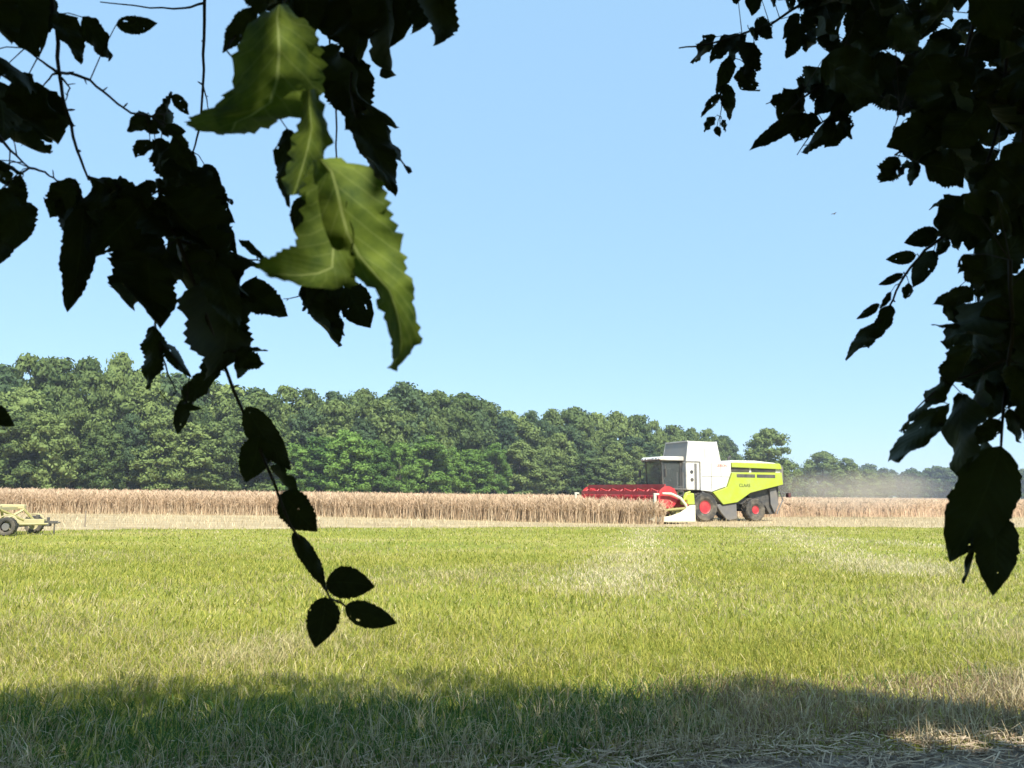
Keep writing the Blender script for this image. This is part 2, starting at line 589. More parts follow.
make_grass('meadow_grass', 135000, 3.9, 10.5, 0.05, 0.15, 0.0085, 'coarse yellow-green meadow grass beside the dirt track')
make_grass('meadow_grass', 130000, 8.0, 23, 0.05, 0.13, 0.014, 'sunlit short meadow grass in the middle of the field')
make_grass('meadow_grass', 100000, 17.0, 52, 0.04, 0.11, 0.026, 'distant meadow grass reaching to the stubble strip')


# tall pale stalks along the shaded verge
def stalks(name, x, y, hmin, hmax, w, label, dark=1.0):
    n = len(x)
    col = np.array([(0.46, 0.38, 0.22), (0.52, 0.44, 0.28), (0.34, 0.27, 0.16)])[rng.integers(0, 3, n)] * rng.uniform(0.8, 1.25, (n, 1)) * dark
    V, F, C = blades(np.stack([x, y], 1), rng.uniform(hmin, hmax, n), np.full(n, w), np.abs(rng.normal(0.75, 0.5, n)), col)
    o = link(name, np_mesh(name, V, F, M_straw, C))
    return tag(o, label, 'grass', kind='stuff')


x, y = wedge_points(19000, 4.0, 6.7)
k = (rng.uniform(0, 1, len(x)) < np.clip(1.0 - (y - edge_y(track_edge, x) - 0.7) / 1.0, 0.05, 1)) & (y > edge_y(track_edge, x) + 0.02) & (vnoise(x, y, 1.5, 3.3) > 0.30)
stalks('dry_grass', x[k], y[k], 0.07, 0.22, 0.0068, 'tall bleached grass stalks on the shaded verge')
# a sunlit dry tussock by the track
tc_ = gnd(1022, 706)
stalks('dry_grass', rng.normal(tc_.x + 0.15, 0.22, 300), rng.normal(tc_.y, 0.16, 300), 0.15, 0.42, 0.006, 'tall straw-coloured tussock at the end of the verge')
# loose straw lying on the track edge
n = 11000
x = rng.uniform(-5, 8, n); y = edge_y(track_edge, x) + rng.normal(0.0, 0.34, n)
a = rng.uniform(0, 2 * np.pi, n); L = rng.uniform(0.05, 0.22, n); w = 0.0035
V = np.zeros((n, 4, 3)); dx, dy = np.cos(a) * L / 2, np.sin(a) * L / 2; nx, ny = -np.sin(a) * w, np.cos(a) * w
z0 = rng.uniform(0.008, 0.03, n); z1 = z0 + rng.uniform(-0.004, 0.03, n)
V[:, 0] = np.stack([x - dx - nx, y - dy - ny, z0], 1); V[:, 1] = np.stack([x + dx - nx, y + dy - ny, z1], 1)
V[:, 2] = np.stack([x + dx + nx, y + dy + ny, z1 + 0.003], 1); V[:, 3] = np.stack([x - dx + nx, y - dy + ny, z0 + 0.003], 1)
C = np.repeat((np.array([(0.44, 0.34, 0.22), (0.54, 0.43, 0.29), (0.26, 0.19, 0.12)])[rng.integers(0, 3, n)] * rng.uniform(0.7, 1.2, (n, 1)))[:, None], 4, 1).reshape(-1, 3)
tag(link('loose_straw', np_mesh('loose_straw', V.reshape(-1, 3), np.arange(n * 4).reshape(n, 4), M_straw, C)),
    'loose straw scattered along the edge of the dirt track', 'straw', kind='stuff')

# ------------------------------------------------------------------ standing rapeseed
CROP = [(8.1, 42.5), (2, 43.6), (-6, 46.8), (-14, 49.6), (-24, 49), (-40, 47), (-90, 46), (-140, 95), (-79, 111), (-55, 127),
        (-24, 141), (0, 175), (30, 191), (74, 258), (150, 330), (420, 520), (420, 130), (95, 82), (42, 67), (22, 60.2), (4.2, 51.8)]


def in_poly(x, y, poly):
    x = np.asarray(x); y = np.asarray(y)
    res = np.zeros(x.shape, bool)
    n = len(poly)
    for i in range(n):
        x1, y1 = poly[i]; x2, y2 = poly[(i + 1) % n]
        c = ((y1 > y) != (y2 > y)) & (x < (x2 - x1) * (y - y1) / (y2 - y1 + 1e-12) + x1)
        res ^= c
    return res


def crop_h(x, y):
    return 1.17 + 0.16 * (vnoise(x, y, 0.22, 1.0) - 0.5) + 0.16 * (vnoise(x, y, 1.3, 4.0) - 0.5)


V = []; F = []
ys = [42.0]
while ys[-1] < 520: ys.append(ys[-1] + 0.7 * (ys[-1] / 42) ** 1.5)
for j in range(len(ys) - 1):
    ya, yb = ys[j], ys[j + 1]
    st = (yb - ya) * 1.1
    xs = np.arange(-0.95 * yb - 25, 0.95 * yb + 25, st)
    xc = xs[:-1] + st / 2
    ok = in_poly(xc, np.full_like(xc, (ya + yb) / 2), CROP) & in_poly(xc, np.full_like(xc, ya - 0.7), CROP)
    for i in np.nonzero(ok)[0]:
        b0 = len(V)
        for (xx, yy) in ((xs[i], ya), (xs[i + 1], ya), (xs[i + 1], yb), (xs[i], yb)):
            V.append((xx, yy, float(crop_h(np.array(xx), np.array(yy))) - 0.14))
        F.append((b0, b0 + 1, b0 + 2, b0 + 3))
# the cut face
face = CROP[16:] + CROP[:8]
for (p, q) in zip(face[:-1], face[1:]):
    L = math.hypot(q[0] - p[0], q[1] - p[1]); m = max(2, int(L / 0.5))
    for i in range(m):
        b0 = len(V)
        for t in (i / m, (i + 1) / m):
            xx, yy = p[0] + (q[0] - p[0]) * t, p[1] + (q[1] - p[1]) * t
            V.append((xx, yy + 0.55, 0.0)); V.append((xx, yy + 0.75, float(crop_h(np.array(xx), np.array(yy))) - 0.10))
        F.append((b0, b0 + 2, b0 + 3, b0 + 1))
crop = empty('rapeseed_crop', (0, 44, 0))
tag(crop, 'ripe brown rapeseed standing uncut in front of the forest', 'crop', kind='stuff')
o = link('crop_mass', np_mesh('crop_mass', V, F, M_cropsoil), crop); o.location = (0, -44, 0); o['kind'] = 'stuff'


def crop_stalks(x, y, hs, w, nb):
    """leaning stems with pod branches, as thin strips"""
    n = len(x)
    H = crop_h(x, y) * hs
    a = rng.uniform(0, 2 * np.pi, n); ln = np.abs(rng.normal(0.14, 0.18, n))
    tx, ty = x + np.cos(a) * ln * H, y + np.sin(a) * ln * H
    quads = []; cols = []
    tone = rng.uniform(0.75, 1.25, (n, 1))
    pale = np.where(rng.uniform(0, 1, (n, 1)) < 0.22, 1.0, 0.0)
    low = (np.array([[0.44, 0.315, 0.19]]) * (1 - pale) + np.array([[0.66, 0.54, 0.36]]) * pale) * tone
    top = np.array([[0.50, 0.365, 0.235]]) * tone
    def strip(p0, p1, w0, w1, c0, c1):
        f = rng.uniform(-0.6, 0.6, len(p0))
        wx, wy = np.cos(f), np.sin(f)
        q = np.zeros((len(p0), 4, 3))
        off = np.stack([wx, wy, np.zeros(len(p0))], 1)
        q[:, 0] = p0 - off * w0; q[:, 1] = p0 + off * w0; q[:, 2] = p1 + off * w1; q[:, 3] = p1 - off * w1
        c = np.zeros((len(p0), 4, 3)); c[:, 0] = c0; c[:, 1] = c0; c[:, 2] = c1; c[:, 3] = c1
        quads.append(q); cols.append(c)
    p0 = np.stack([x, y, np.zeros(n)], 1); p1 = np.stack([tx, ty, H], 1)
    strip(p0, p1, w, w * 0.7, low, top)
    for _ in range(nb):
        t = rng.uniform(0.55, 0.95, (n, 1))
        s = p0 + (p1 - p0) * t
        aa = rng.uniform(0, 2 * np.pi, n); ll = rng.uniform(0.10, 0.34, n)
        e = s + np.stack([np.cos(aa) * ll, np.sin(aa) * ll, rng.uniform(0.02, 0.30, n)], 1)
        strip(s, e, w * 1.3, w * 0.5, top * 0.9, top * 1.1)
    return np.concatenate(quads).reshape(-1, 3), np.concatenate(cols).reshape(-1, 3)


def along(line, n, depth):
    P = np.array(line); seg = np.diff(P, axis=0); L = np.hypot(seg[:, 0], seg[:, 1])
    k = rng.choice(len(L), n, p=L / L.sum()); t = rng.uniform(0, 1, n)
    p = P[k] + seg[k] * t[:, None]
    nrm = np.stack([-seg[k, 1], seg[k, 0]], 1) / L[k][:, None]
    return p + nrm * depth[:, None]


Vs = []; Cs = []
fl = CROP[:7]
p = along(fl, 26000, -rng.uniform(-0.2, 1.6, 26000))
inside = in_poly(p[:, 0], p[:, 1], CROP) | (rng.uniform(0, 1, len(p)) < 0.35)
p = p[inside]
v, c = crop_stalks(p[:, 0], p[:, 1], rng.uniform(0.7, 1.15, len(p)), 0.011, 4); Vs.append(v); Cs.append(c)
fr = CROP[16:] + CROP[:1]
p = along(fr, 15000, -rng.uniform(-0.2, 1.6, 15000)); p = p[in_poly(p[:, 0], p[:, 1], CROP)]
v, c = crop_stalks(p[:, 0], p[:, 1], rng.uniform(0.7, 1.12, len(p)), 0.014, 4); Vs.append(v); Cs.append(c)
xx, yy = wedge_points(26000, 43, 105, 0.72, 3); k = in_poly(xx, yy, CROP)
v, c = crop_stalks(xx[k], yy[k], rng.uniform(0.9, 1.14, k.sum()), 0.02, 3); Vs.append(v); Cs.append(c)
V = np.concatenate(Vs); C = np.concatenate(Cs)
o = link('crop_stalks', np_mesh('crop_stalks', V, np.arange(len(V)).reshape(-1, 4), M_straw, C), crop)
o.location = (0, -44, 0); o['kind'] = 'stuff'

# stubble and straw between crop and meadow
n = 42000
x, y = wedge_points(n, 27, 72, 0.75, 3)
k = (y > edge_y(EDGE, x) - 0.3) & ~in_poly(x, y, CROP)
x, y = x[k], y[k]; n = len(x)
col = np.array([(0.50, 0.40, 0.24), (0.58, 0.48, 0.30), (0.40, 0.31, 0.18)])[rng.integers(0, 3, n)] * rng.uniform(0.8, 1.2, (n, 1))
V, F, C = blades(np.stack([x, y], 1), rng.uniform(0.06, 0.26, n), np.full(n, 0.022), np.abs(rng.normal(0.3, 0.4, n)), col)
tag(link('cereal_stubble', np_mesh('cereal_stubble', V, F, M_straw, C)), 'pale cut stubble between the meadow and the standing rapeseed', 'stubble', kind='stuff')

# ------------------------------------------------------------------ combine harvester (local x forward, y left, z up)
HEAD = R(200)
cb = empty('combine_harvester', (10.75, 49.3, 0), HEAD)
tag(cb, 'white and lime green combine harvester cutting the rapeseed with a red reel', 'combine')


def zx(v): return (405 - v) / 94.7
def zz(v): return (578 - v) / 105.0
def pr(pts): return [(zx(a), zz(c)) for a, c in pts]


def side_panels(name, prof, y, th, mat, bevel=0.03, parent=cb):
    """the same sheet-metal panel on the left and the right flank"""
    objs = []
    for s in (1, -1):
        objs.append(MB().prism(prof, s * y, s * (y + th)).build(name, mat, parent, bevel))
    return objs


# inner hull between the flanks
MB().prism(pr([(285, 205), (930, 212), (925, 345), (700, 395), (620, 455), (520, 468), (440, 392), (380, 385), (285, 385)]), -1.40, 1.40).build('hull', M_white, cb, 0.03)
# white flank, lime flank, upper lime cover
side_panels('white_flank', pr([(372, 200), (575, 203), (575, 268), (540, 360), (443, 394), (372, 388)]), 1.40, 0.14, M_white)
lime = side_panels('lime_flank', pr([(582, 268), (925, 262), (932, 342), (702, 398), (612, 458), (516, 473), (448, 397), (546, 364)]), 1.40, 0.17, M_lime)
side_panels('upper_cover', pr([(580, 203), (915, 201), (928, 232), (926, 240), (580, 234)]), 1.40, 0.15, M_lime)
for s in (1, -1):
    for a0, a1 in ((584, 706), (722, 890)):
        vt = MB().box(zx(a1), zx(a0), s * 1.40, s * 1.44, zz(262), zz(236)).build('air_intake', M_dark, cb)
        for k in range(3):
            zc = zz(258 - k * 9)
            MB().box(zx(a1) + 0.02, zx(a0) - 0.02, s * 1.44, s * 1.47, zc, zc + 0.02).build('louvre', M_dark, vt)
    for a0, a1 in ((610, 735), (748, 876)):
        MB().box(zx(a1), zx(a0), s * 1.568, s * 1.578, zz(300), zz(278)).build('side_vent', M_dark, cb)
# engine deck, rear hood and radiator
MB().prism(pr([(560, 203), (600, 186), (760, 184), (900, 196), (915, 203)]), -1.25, 1.25).build('engine_cover', M_white, cb, 0.05)
MB().prism(pr([(928, 205), (948, 225), (944, 330), (934, 350), (924, 345), (924, 210)]), -1.42, 1.42).build('rear_hood', M_grey, cb, 0.04)
MB().tube([(-3.2, -0.7, 3.6), (-3.2, -0.7, 4.0), (-3.35, -0.7, 4.08)], 0.08, 10).build('exhaust_pipe', M_dark, cb)
# straw chopper and spreader
MB().prism(pr([(700, 400), (930, 350), (925, 470), (900, 530), (860, 535), (830, 480), (740, 445)]), -1.15, 1.15).build('straw_chopper', M_dark, cb, 0.04)
MB().prism(pr([(855, 370), (900, 365), (915, 470), (885, 525), (860, 470)]), 1.16, 1.30).build('chopper_shield', M_grey, cb, 0.02)
MB().prism(pr([(855, 370), (900, 365), (915, 470), (885, 525), (860, 470)]), -1.30, -1.16).build('chopper_shield', M_grey, cb, 0.02)
MB().tube([(zx(935), 1.2, zz(400)), (zx(975), 1.35, zz(395)), (zx(985), 1.35, zz(415))], 0.035).build('lamp_arm', M_dark, cb)
MB().box(zx(990), zx(972), 1.25, 1.5, zz(425), zz(395)).build('tail_lamp', M_tail, cb, 0.01)
MB().box(zx(990), zx(972), -1.5, -1.25, zz(425), zz(395)).build('tail_lamp', M_tail, cb, 0.01)
MB().tube([(zx(925), 1.3, zz(370)), (zx(945), 1.3, zz(440)), (zx(900), 1.3, zz(530))], 0.04).build('rear_ladder_rail', M_grey, cb)
# chassis, skirts, arches
MB().box(-4.2, 1.0, -0.95, 0.95, 0.75, 1.55).build('chassis', M_dark, cb, 0.05)
for s in (1, -1):
    MB().prism(pr([(515, 476), (612, 462), (615, 560), (560, 572), (500, 520), (478, 478), (500, 470)]), s * 1.15, s * 1.45).build('side_skirt', M_grey, cb, 0.03)
    MB().tube([(zx(375), s * 1.55, zz(398)), (zx(420), s * 1.55, zz(410)), (zx(460), s * 1.55, zz(455)), (zx(500), s * 1.55, zz(520)), (zx(540), s * 1.55, zz(565))], 0.055, 6).build('wheel_arch', M_grey, cb)
    MB().box(zx(760), zx(612), s * 1.1, s * 1.25, zz(470), zz(430)).build('frame_rail', M_dark, cb, 0.02)


def wheel(name, c, r, w, rim, parent, s, lugs=22, rimmat=M_red):
    wo_ = empty(name, c); wo_.parent = parent
    hw = w / 2
    prof = [(-hw * 0.8, rim), (-hw, rim + (r - rim) * 0.3), (-hw, r * 0.90), (-hw * 0.82, r * 0.975), (hw * 0.82, r * 0.975), (hw, r * 0.90), (hw, rim + (r - rim) * 0.3), (hw * 0.8, rim)]
    t = MB().lathe_y(prof, n=36, caps=False)
    for k in range(lugs):
        for sd in (0, 1):
            a = 2 * math.pi * (k + 0.5 * sd) / lugs
            m = Matrix.Rotation(-a, 4, 'Y') @ Matrix.Translation((r * 0.975, (0.24 if sd else -0.24) * w, 0)) @ Matrix.Rotation(R(38 if sd else -38), 4, 'X')
            t.box(-0.02, r * 0.035, -w * 0.26, w * 0.26, -r * 0.028, r * 0.028, m)
    t.build('tyre', M_tyre, wo_)
    y1 = s * hw
    rm = MB().lathe_y([(y1 * 0.82 - s * 0.02, rim * 1.02), (y1 * 0.86, rim * 1.0), (y1 * 0.80, rim * 0.9), (y1 * 0.55, rim * 0.78), (y1 * 0.5, rim * 0.4), (y1 * 0.6, rim * 0.36), (y1 * 0.7, rim * 0.2), (y1 * 0.72, 0.02)], n=28).build('rim', rimmat, wo_)
    for k in range(8):
        a = 2 * math.pi * k / 8
        MB().lathe_y([(y1 * 0.48, 0.022), (y1 * 0.62, 0.02)], (math.cos(a) * rim * 0.5, 0, math.sin(a) * rim * 0.5), 6).build('wheel_nut', M_steel, wo_)
    return wo_


for s in (1, -1):
    wheel('front_wheel', (0.0, s * 1.62, 0.85), 0.85, 0.78, 0.38, cb, s)
    wheel('rear_wheel', (-3.75, s * 1.42, 0.70), 0.70, 0.58, 0.25, cb, s, 18)
MB().tube([(0, -1.3, 0.98), (0, 1.3, 0.98)], 0.2, 10).build('front_axle', M_dark, cb)
MB().tube([(-3.75, -1.2, 0.70), (-3.75, 1.2, 0.70)], 0.13, 10).build('rear_axle', M_dark, cb)

# grain tank extension: white sloping flanks, grey front and rear flaps
ztb, ztt = 3.55, 4.86
xa0, xa1 = 1.25, 1.02      # front edge: base, top
xb0, xb1 = -1.20, -0.98
yb, yt = 1.38, 1.30
for s in (1, -1):
    MB().hull([(xa0, s * yb, ztb), (xb0, s * yb, ztb), (xb1, s * yt, ztt), (xa1, s * yt, ztt)],
              [(xa0, s * (yb - 0.05), ztb), (xb0, s * (yb - 0.05), ztb), (xb1, s * (yt - 0.05), ztt), (xa1, s * (yt - 0.05), ztt)]).build('tank_side_flap', M_white, cb)
for xq0, xq1, nm, off in ((xa0, xa1, 'tank_front_flap', -0.05), (xb0, xb1, 'tank_rear_flap', 0.05)):
    yy0, yy1 = yb - 0.052, yt - 0.052
    fl_ = MB().hull([(xq0, -yy0, ztb), (xq0, yy0, ztb), (xq1, yy1, ztt - 0.05), (xq1, -yy1, ztt - 0.05)],
              [(xq0 + off, -yy0, ztb), (xq0 + off, yy0, ztb), (xq1 + off, yy1, ztt - 0.05), (xq1 + off, -yy1, ztt - 0.05)]).build(nm, M_mesh, cb)
    MB().box(xq1 - 0.04, xq1 + 0.04, -yy1, yy1, ztt - 0.045, ztt + 0.03).build('top_rail', M_white, fl_)
MB().box(zx(372), zx(286), -1.42, 1.42, zz(385), zz(203)).build('cab_rear_column', M_white, cb, 0.04)
for q in ((300, 270), (302, 320)):
    MB().lathe_y([(0, 0.11), (0.035, 0.10)], (zx(q[0] + 20), 1.42, zz(q[1])), 14).build('side_lamp', M_dark, cb)
MB().box(zx(352), zx(338), 1.42, 1.46, zz(380), zz(215)).build('door_seam', M_grey, cb)
for s in (1, -1):
    for a0, a1, b0, b1 in ((440, 443, 385, 210), (376, 574, 300, 297), (505, 508, 296, 210)):
        MB().box(zx(a1), zx(a0), s * 1.54, s * 1.546, zz(b0), zz(b1)).build('tank_panel_seam', M_grey, cb)
    for xq in (0.55, -0.1, -0.7):
        MB().hull([(xq - 0.02, s * 1.385, 3.62), (xq + 0.02, s * 1.385, 3.62), (xq + 0.02, s * 1.305, 4.80), (xq - 0.02, s * 1.305, 4.80)],
                  [(xq - 0.02, s * 1.40, 3.62), (xq + 0.02, s * 1.40, 3.62), (xq + 0.02, s * 1.32, 4.80), (xq - 0.02, s * 1.32, 4.80)]).build('tank_rib', M_white, cb)
    MB().box(-1.3, 1.3, s * 1.385, s * 1.43, 3.52, 3.60).build('tank_sill', M_grey, cb)
# ladder and railing beside the cab
for xq in (1.55, 1.95):
    MB().tube([(xq, 1.50, 0.75), (xq, 1.50, 2.9)], 0.025, 6).build('ladder_rail', M_grey, cb)
for k in range(6):
    MB().box(1.55, 1.95, 1.44, 1.56, 0.8 + k * 0.24, 0.83 + k * 0.24).build('ladder_rung', M_grey, cb)
MB().box(1.35, 2.75, 0.98, 1.62, 1.86, 1.92).build('cab_platform', M_grey, cb)

# cab: floor, pillars, glass, roof, seat and driver
cabx0, cabx1, cy, cz0, cz1 = 1.30, 2.85, 0.97, 1.95, 3.62
MB().box(cabx0, cabx1, -cy, cy, cz0 - 0.22, cz0).build('cab_floor', M_dark, cb, 0.03)
MB().box(cabx0, cabx0 + 0.06, -cy, cy, cz0, cz1).build('cab_back', M_dark, cb)
for s in (1, -1):
    MB().hull([(2.80, s * cy, cz0), (2.88, s * cy, cz0), (2.88, s * (cy - 0.07), cz0), (2.80, s * (cy - 0.07), cz0)],
              [(2.92, s * cy, cz1), (3.00, s * cy, cz1), (3.00, s * (cy - 0.07), cz1), (2.92, s * (cy - 0.07), cz1)]).build('cab_pillar', M_dark, cb)
    MB().box(1.37, 1.45, s * (cy - 0.07), s * cy, cz0, cz1).build('cab_pillar', M_dark, cb)
    MB().hull([(1.46, s * (cy - 0.03), cz0), (2.79, s * (cy - 0.03), cz0), (2.91, s * (cy - 0.03), cz1), (1.46, s * (cy - 0.03), cz1)],
              [(1.46, s * (cy - 0.045), cz0), (2.79, s * (cy - 0.045), cz0), (2.91, s * (cy - 0.045), cz1), (1.46, s * (cy - 0.045), cz1)]).build('side_window', M_glass, cb)
MB().hull([(2.84, -cy + 0.08, cz0), (2.84, cy - 0.08, cz0), (2.96, cy - 0.08, cz1), (2.96, -cy + 0.08, cz1)],
          [(2.855, -cy + 0.08, cz0), (2.855, cy - 0.08, cz0), (2.975, cy - 0.08, cz1), (2.975, -cy + 0.08, cz1)]).build('windscreen', M_glass, cb)
roof = MB().prism([(1.2, cz1), (3.15, cz1), (3.28, cz1 + 0.09), (3.1, cz1 + 0.24), (1.2, cz1 + 0.27)], -1.12, 1.12).build('cab_roof', M_white, cb, 0.05)
MB().box(3.12, 3.24, -1.0, 1.0, cz1 - 0.05, cz1 - 0.001).build('visor', M_dark, roof)
for yq in (-0.8, -0.45, 0.45, 0.8):
    MB().box(3.24, 3.31, yq - 0.11, yq + 0.11, cz1 + 0.05, cz1 + 0.15).build('work_lamp', M_lamp, roof, 0.01)
MB().box(1.65, 2.05, -0.28, 0.28, 2.35, 2.5).build('driver_seat', M_dark, cb, 0.04)
MB().box(1.55, 1.68, -0.28, 0.28, 2.5, 3.15).build('seat_back', M_dark, cb, 0.04)
MB().tube([(2.5, 0, 1.96), (2.4, 0, 2.6)], 0.05).build('steering_column', M_dark, cb)
MB().tube([(2.38 + 0.06 * math.sin(a), 0.2 * math.cos(a), 2.64 + 0.19 * math.sin(a)) for a in [2 * math.pi * k / 16 for k in range(17)]], 0.018).build('steering_wheel', M_dark, cb)
for s in (1, -1):
    MB().tube([(2.95, s * 1.0, 3.4), (3.05, s * 1.5, 3.35), (3.05, s * 1.5, 2.9)], 0.025).build('mirror_arm', M_dark, cb)
    MB().box(3.03, 3.10, s * 1.38, s * 1.62, 2.6, 3.1).build('mirror', M_dark, cb, 0.02)

# feeder house
MB().hull([(1.0, -0.75, 1.0), (1.0, 0.75, 1.0), (1.0, 0.75, 1.85), (1.0, -0.75, 1.85)],
          [(3.1, -0.75, 0.45), (3.1, 0.75, 0.45), (3.1, 0.75, 1.15), (3.1, -0.75, 1.15)]).build('feeder_house', M_lime, cb, 0.03)
# header
HW = 5.0
hx = 3.05
MB().prism([(hx, 0.25), (hx + 0.12, 0.25), (hx + 0.12, 1.15), (hx, 1.15)], -HW + 0.06, HW - 0.06).build('header_back_wall', M_red, cb)
MB().prism([(hx, 1.151), (hx + 0.2, 1.151), (hx + 0.2, 1.32), (hx, 1.32)], -HW + 0.06, HW - 0.06).build('header_top_beam', M_red, cb, 0.02)
MB().prism([(hx + 0.12, 0.22), (hx + 0.6, 0.17), (hx + 1.75, 0.14), (hx + 1.75, 0.17), (hx + 0.6, 0.21), (hx + 0.12, 0.30)], -HW + 0.06, HW - 0.06).build('header_table', M_steel, cb)
kn = MB()
for k in range(66):
    yq = -HW + 0.1 + k * (2 * HW - 0.2) / 65
    kn.add([(hx + 1.75, yq - 0.03, 0.15), (hx + 1.75, yq + 0.03, 0.15), (hx + 1.87, yq, 0.15), (hx + 1.75, yq, 0.175)], [(0, 1, 2), (0, 2, 3), (1, 3, 2), (0, 3, 1)])
kn.build('cutter_bar', M_steel, cb)
ag = MB().tube([(hx + 0.55, -HW + 0.1, 0.55), (hx + 0.55, HW - 0.1, 0.55)], 0.2, 14)
for side in (1, -1):
    P0 = []
    for k in range(160):
        a = k * 2 * math.pi / 20 * side
        yq = side * (HW - 0.15 - k * (HW - 0.9) / 160)
        P0.append(((hx + 0.55 + 0.2 * math.cos(a), yq, 0.55 + 0.2 * math.sin(a)), (hx + 0.55 + 0.33 * math.cos(a), yq, 0.55 + 0.33 * math.sin(a))))
    vv = [p_ for q in P0 for p_ in q]
    ag.add(vv, [(2 * i, 2 * i + 1, 2 * i + 3, 2 * i + 2) for i in range(len(P0) - 1)])
ag.build('auger', M_yellow, cb)
# reel
RX, RZ, RR = hx + 1.18, 1.42, 0.60
MB().tube([(RX, -HW + 0.25, RZ), (RX, HW - 0.25, RZ)], 0.10, 12).build('reel_tube', M_red, cb)
NB = 6
for k in range(NB):
    a = 2 * math.pi * k / NB + 0.35
    bx_, bz_ = RX + RR * math.cos(a), RZ + RR * math.sin(a)
    bat = MB().box(bx_ - 0.02, bx_ + 0.05, -HW + 0.25, HW - 0.25, bz_ - 0.10, bz_ + 0.10).build('reel_bat', M_red, cb)
    tn = MB()
    for j in range(60):
        yq = -HW + 0.3 + j * (2 * HW - 0.6) / 59
        tn.tube([(bx_, yq, bz_ - 0.06), (bx_ - 0.05, yq, bz_ - 0.30)], 0.008, 3)
    tn.build('tines', M_red, bat)
for j in range(7):
    yq = -HW + 0.3 + j * (2 * HW - 0.6) / 6
    sp_ = MB()
    for k in range(NB):
        a = 2 * math.pi * k / NB + 0.35
        a2 = a + 2 * math.pi / NB
        sp_.tube([(RX, yq, RZ), (RX + RR * math.cos(a), yq, RZ + RR * math.sin(a))], 0.035, 5)
        sp_.tube([(RX + RR * 0.8 * math.cos(a), yq, RZ + RR * 0.8 * math.sin(a)), (RX + RR * 0.8 * math.cos(a2), yq, RZ + RR * 0.8 * math.sin(a2))], 0.04, 5)
    sp_.build('reel_spider', M_red, cb)
for s in (1, -1):
    # round red shield at the reel's end
    n_ = 22
    pts = [(RX + 0.60 * math.cos(2 * math.pi * k / n_), RZ + 0.60 * math.sin(2 * math.pi * k / n_)) for k in range(n_)]
    MB().prism(pts, s * (HW - 0.2), s * (HW - 0.17)).build('reel_end_shield', M_red, cb)
    # end plate with the crop divider running out to a point
    MB().prism([(hx - 0.35, 0.12), (hx - 0.35, 1.02), (hx - 0.05, 1.0), (hx + 0.55, 0.62), (hx + 1.2, 0.42), (hx + 2.2, 0.36), (hx + 2.45, 0.24), (hx + 2.2, 0.12)], s * (HW - 0.05), s * (HW + 0.12)).build('crop_divider', M_ivory, cb, 0.03)
    MB().box(hx + 2.02, hx + 2.16, s * (HW - 0.04), s * (HW + 0.10), 0.37, 1.52).build('divider_post', M_ivory, cb, 0.02)
    MB().box(hx + 1.85, hx + 2.16, s * (HW - 0.04), s * (HW + 0.10), 1.525, 1.62).build('post_cap', M_ivory, cb, 0.02)
    MB().tube([(RX + 0.45, s * (HW + 0.02), 1.62), (RX - 0.1, s * (HW + 0.02), 1.60), (RX - 0.65, s * (HW + 0.02), 1.38), (RX - 0.98, s * (HW + 0.02), 1.02), (RX - 1.05, s * (HW + 0.02), 0.75)], [0.05, 0.07, 0.08, 0.08, 0.06], 8).build('reel_arm', M_ivory, cb)
    MB().prism([(hx - 0.45, 1.03), (hx + 0.35, 1.03), (hx + 0.3, 1.3), (hx + 0.05, 1.62), (hx - 0.4, 1.66)], s * (HW - 0.32), s * (HW - 0.06)).build('drive_cover', M_lime, cb, 0.05)
    MB().tube([(hx + 0.1, s * (HW - 0.03), 0.85), (hx + 1.5, s * (HW - 0.03), 0.72)], 0.07, 8).build('drive_guard', M_yellow, cb)
    MB().tube([(hx + 0.2, s * (HW - 0.15), 1.40), (hx + 0.1, s * (HW - 0.15), 1.62), (hx - 0.2, s * (HW - 0.15), 1.72)], 0.06, 8).build('hydraulic_hose', M_lime, cb)


def lettering(text, size, mat, mw, parent, name):
    cu = bpy.data.curves.new(name, 'FONT')
    cu.body = text; cu.size = size; cu.extrude = 0.004; cu.align_x = 'CENTER'; cu.align_y = 'CENTER'
    tmp = bpy.data.objects.new(name, cu)
    COL.objects.link(tmp)
    bpy.context.view_layer.update()
    me = bpy.data.meshes.new_from_object(tmp.evaluated_get(bpy.context.evaluated_depsgraph_get()))
    bpy.data.objects.remove(tmp)
    me.name = name
    me.materials.clear(); me.materials.append(mat)
    o = link(name, me, parent)
    o.matrix_local = mw
    return o


BODY = ('hull', 'white_flank', 'lime_flank', 'upper_cover', 'air_intake', 'side_vent', 'engine_cover', 'rear_hood', 'exhaust', 'straw', 'chopper', 'lamp_arm', 'tail_lamp',
        'rear_ladder', 'side_skirt', 'wheel_arch', 'frame_rail', 'tank', 'cab', 'side_lamp', 'door_seam', 'ladder', 'side_window', 'windscreen', 'driver', 'seat', 'steering', 'mirror')
CAB = ('cab_floor', 'cab_back', 'cab_pillar', 'side_window', 'windscreen', 'cab_roof', 'driver', 'seat', 'steering', 'mirror', 'cab_platform')
def settle(o):
    cab_ = o.name.startswith(CAB) or (o.parent and o.parent.name.startswith(CAB))
    for v in o.data.vertices:                             # body set back over the axles, cab kept short
        if cab_: v.co.x = 1.3 + (v.co.x - 1.3) * 0.82
        v.co.x -= 0.36
        if v.co.z > 2.4: v.co.z = 2.4 + (v.co.z - 2.4) * 0.955
    for c in o.children: settle(c)
for o in list(cb.children):
    if o.name.startswith(BODY): settle(o)
def sx(v): return zx(v) - 0.36
def sz(v): return 2.4 + (zz(v) - 2.4) * 0.955 if zz(v) > 2.4 else zz(v)
left_m = lambda x, y, z: Matrix.Translation((x, y, z)) @ Matrix.Rotation(math.pi, 4, 'Z') @ Matrix.Rotation(math.pi / 2, 4, 'X')
